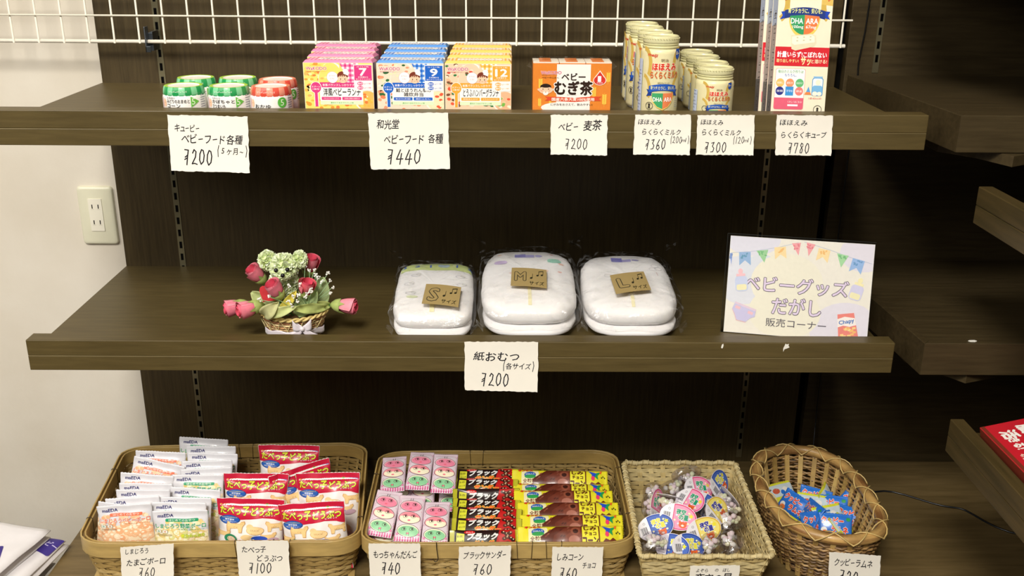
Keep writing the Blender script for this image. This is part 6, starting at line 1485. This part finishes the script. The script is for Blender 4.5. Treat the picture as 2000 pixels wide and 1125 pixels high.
sach = [('blue',1.3356,-.2600,-.424,(-35,10,-50),'blue sachet at the left of the oval basket'),('blue',1.3560,-.3080,-.412,(-30,-10,-80),'blue sachet standing near the left front, red lettering running down'),('blue',1.3850,-.2500,-.420,(-35,5,-22),'blue sachet at the back with red lettering along its top'),('yellow',1.3760,-.2780,-.416,(-45,0,-18),'yellow-edged sachet lying across the middle'),
 ('blue',1.4120,-.2820,-.418,(-35,-5,-20),'blue sachet right of the yellow-edged one'),('blue',1.4380,-.2720,-.418,(-25,25,-55),'blue sachet with a twisted end at the right back'),('yellow',1.3980,-.3270,-.412,(-35,0,18),'yellow-edged sachet in the middle of the front, drawings on it'),('blue',1.4320,-.3180,-.420,(-40,0,-35),'blue sachet under the right end of the yellow-edged one'),
 ('blue',1.3960,-.3560,-.412,(-35,0,-12),'blue sachet by the front rim, red lettering'),('yellow',1.4270,-.3450,-.412,(-50,10,50),'small yellow sachet end at the right front'),('yellow',1.3420,-.2180,-.425,(-50,0,22),'yellow sachet end at the far left back'),('yellow',1.4250,-.2420,-.420,(-30,0,60),'yellow sachet corner pointing up at the back'),('blue',1.3700,-.3350,-.420,(-25,0,10),'blue sachet half buried behind the front rim')]
for c_, x, y, z, r_, lb in sach:
    rot = tuple(math.radians(a) for a in r_)
    if c_ not in protos: protos[c_] = sachet(c_, lb, (x, y, z), rot)
    else: dup(protos[c_], (x, y, z), rot, lb)
# ================================================================= right-hand boxes
def red_box(loc, rot, label, w, l, hgt, full):
    t = thing('boxed_goods', loc, rot, label, 'box')
    m = MB(); m.box((0, -l, 0), (w, 0, hgt), '#8c3a28'); m.box((0, -l, hgt), (w, 0, hgt+.0008), '#c9202e'); m.build('carton', CARD, t, bevel=.0008, seg=1)
    k = Ink()
    # reading direction runs towards the viewer (-Y), letter tops point to +X; local sheet: a = along -Y, b = along +X
    k.text('脳', .028, .0600, .024, '#f8f4ec', w=.024, bold=.05); k.text('は使えば', .066, .0580, .0150, '#f8f4ec', w=.048, bold=.05)
    k.text('活', .036, .0300, .024, '#f8f4ec', w=.024, bold=.05); k.text('きる!', .064, .0280, .0150, '#f8f4ec', w=.032, bold=.05)
    k.text('47都道府県', .118, .020, .0100, '#f0d8c8', w=.050, bold=.02)
    k.rect(.0, .001, l-.002, .007, '#7a3020')
    k.build('lid_print', t, mapper=lambda u, v, o: (v, -u, hgt+.0008+o))
    return t
red_box((1.5330, -.545, -.1015), (0, math.radians(-13), math.radians(1)), 'red lidded box with white Japanese lettering on the lower side shelf', .078, .30, .022, True)
red_box((1.6180, -.520, -.0800), (0, math.radians(-8), math.radians(-2)), 'second red box behind the first, cut by the right frame edge', .080, .28, .022, False)
# ================================================================= folded cloths at lower left
m = MB(); m.box((-.62, -.66, -.495), (-.115, -.42, -.475), '#8d8a84').build('side_table_top', PLASTIC).name = 'side_table'
o = bpy.data.objects['side_table']; tag(o, 'grey board under the folded white cloths at the lower left', 'table')
def cloth(x1, y1, z, th, rot, label, seed, motifs):
    t = thing('folded_cloth', (x1, y1, z), (0, 0, math.radians(rot)), label, 'folded cloth', 'folded white cloths at the lower left')
    W, L_ = .42, .34; m = MB(); nu, nv = 28, 24; lay_ = 3
    for q in range(lay_):
        vs = []; zz = th*q/lay_; hh = th/lay_*.92; sh = .006*math.sin(q*2.3+seed)
        for j in range(nv+1):
            for i in range(nu+1):
                u, v = i/nu, j/nv; x = -W+W*u+sh*(u > .9); y = -L_+L_*v
                dz = .0045*noise.noise(Vector((x*12, y*12, seed+q))) + .010*math.sin(u*2.5)*(q == lay_-1)*0
                ed = min(1, min(1-u, v, 1-v)*9+.0); ed = math.sqrt(max(0, 1-(1-ed)**2))
                vs.append((x, y, zz + hh*(.25+.75*ed) + dz*(q+1)/lay_))
        n = (nu+1)*(nv+1); vs += [(v_[0], v_[1], zz+hh*.05 + .0045*noise.noise(Vector((v_[0]*12, v_[1]*12, seed+q)))*q/lay_) for v_ in vs]
        fs = []
        for j in range(nv):
            for i in range(nu): a = j*(nu+1)+i; fs += [(a, a+1, a+nu+2, a+nu+1), (n+a+nu+1, n+a+nu+2, n+a+1, n+a)]
        rim = list(range(nu+1)) + [j*(nu+1)+nu for j in range(1, nv+1)] + [nv*(nu+1)+i for i in range(nu-1, -1, -1)] + [j*(nu+1) for j in range(nv-1, 0, -1)]
        fs += [(b, a, n+a, n+b) for a, b in zip(rim, rim[1:]+rim[:1])]
        mm = MB().add(vs, fs, ['#d4d0d2', '#dedadc', '#e6e3e6'][q]); mm.build('fold', CLOTH, t, smooth=True)
    k = Ink()
    for (cx, cy, sx, rr, wd) in motifs:
        k.M = (cx, cy, sx, sx, math.radians(rr)); k.rrect(-.03, -.028, .03, .028, .004, '#3d2f86')
        if wd: k.text(wd, 0, 0, .014, '#cfc9ee', w=.046, bold=.02)
        else: k.ring(-.004, 0, .018, .016, .005, '#e8e5f4', 20, -60, 110)
        k.at()
    q = lay_-1
    def mp(x, y, o):
        u, v = (x+W)/W, (y+L_)/L_; ed = min(1, max(0, min(1-u, v, 1-v)*9)); ed = math.sqrt(max(0, 1-(1-ed)**2))
        return (x, y, th*q/lay_ + th/lay_*.92*(.25+.75*ed) + .0045*noise.noise(Vector((x*12, y*12, seed+q))) + o)
    k.clip = (-W, -L_, 0, 0)
    k.t = [((max(-W, min(a[0], -.001)), max(-L_, min(a[1], -.001))), (max(-W, min(b[0], -.001)), max(-L_, min(b[1], -.001))), (max(-W, min(c[0], -.001)), max(-L_, min(c[1], -.001))), d, e) for a, b, c, d, e in k.t]
    if k.t: k.build('printed_motif', t, mapper=mp, L=.008, base=.0006, step=3e-5)
cloth(-.068, -.350, -.4745, .024, -6, 'folded white cloth at the bottom of the pile, only its grey folded edge showing', 3, [])
cloth(-.046, -.338, -.4500, .024, -10, 'folded white cloth with a lettered purple corner, middle of the pile', 5, [(-.022, -.020, .95, -20, 'ベビー')])
cloth(-.076, -.338, -.4255, .024, -14, 'folded white cloth with a purple square, topmost of the pile', 9, [(-.050, -.105, .9, 30, None), (-.110, -.004, .25, 0, None)])
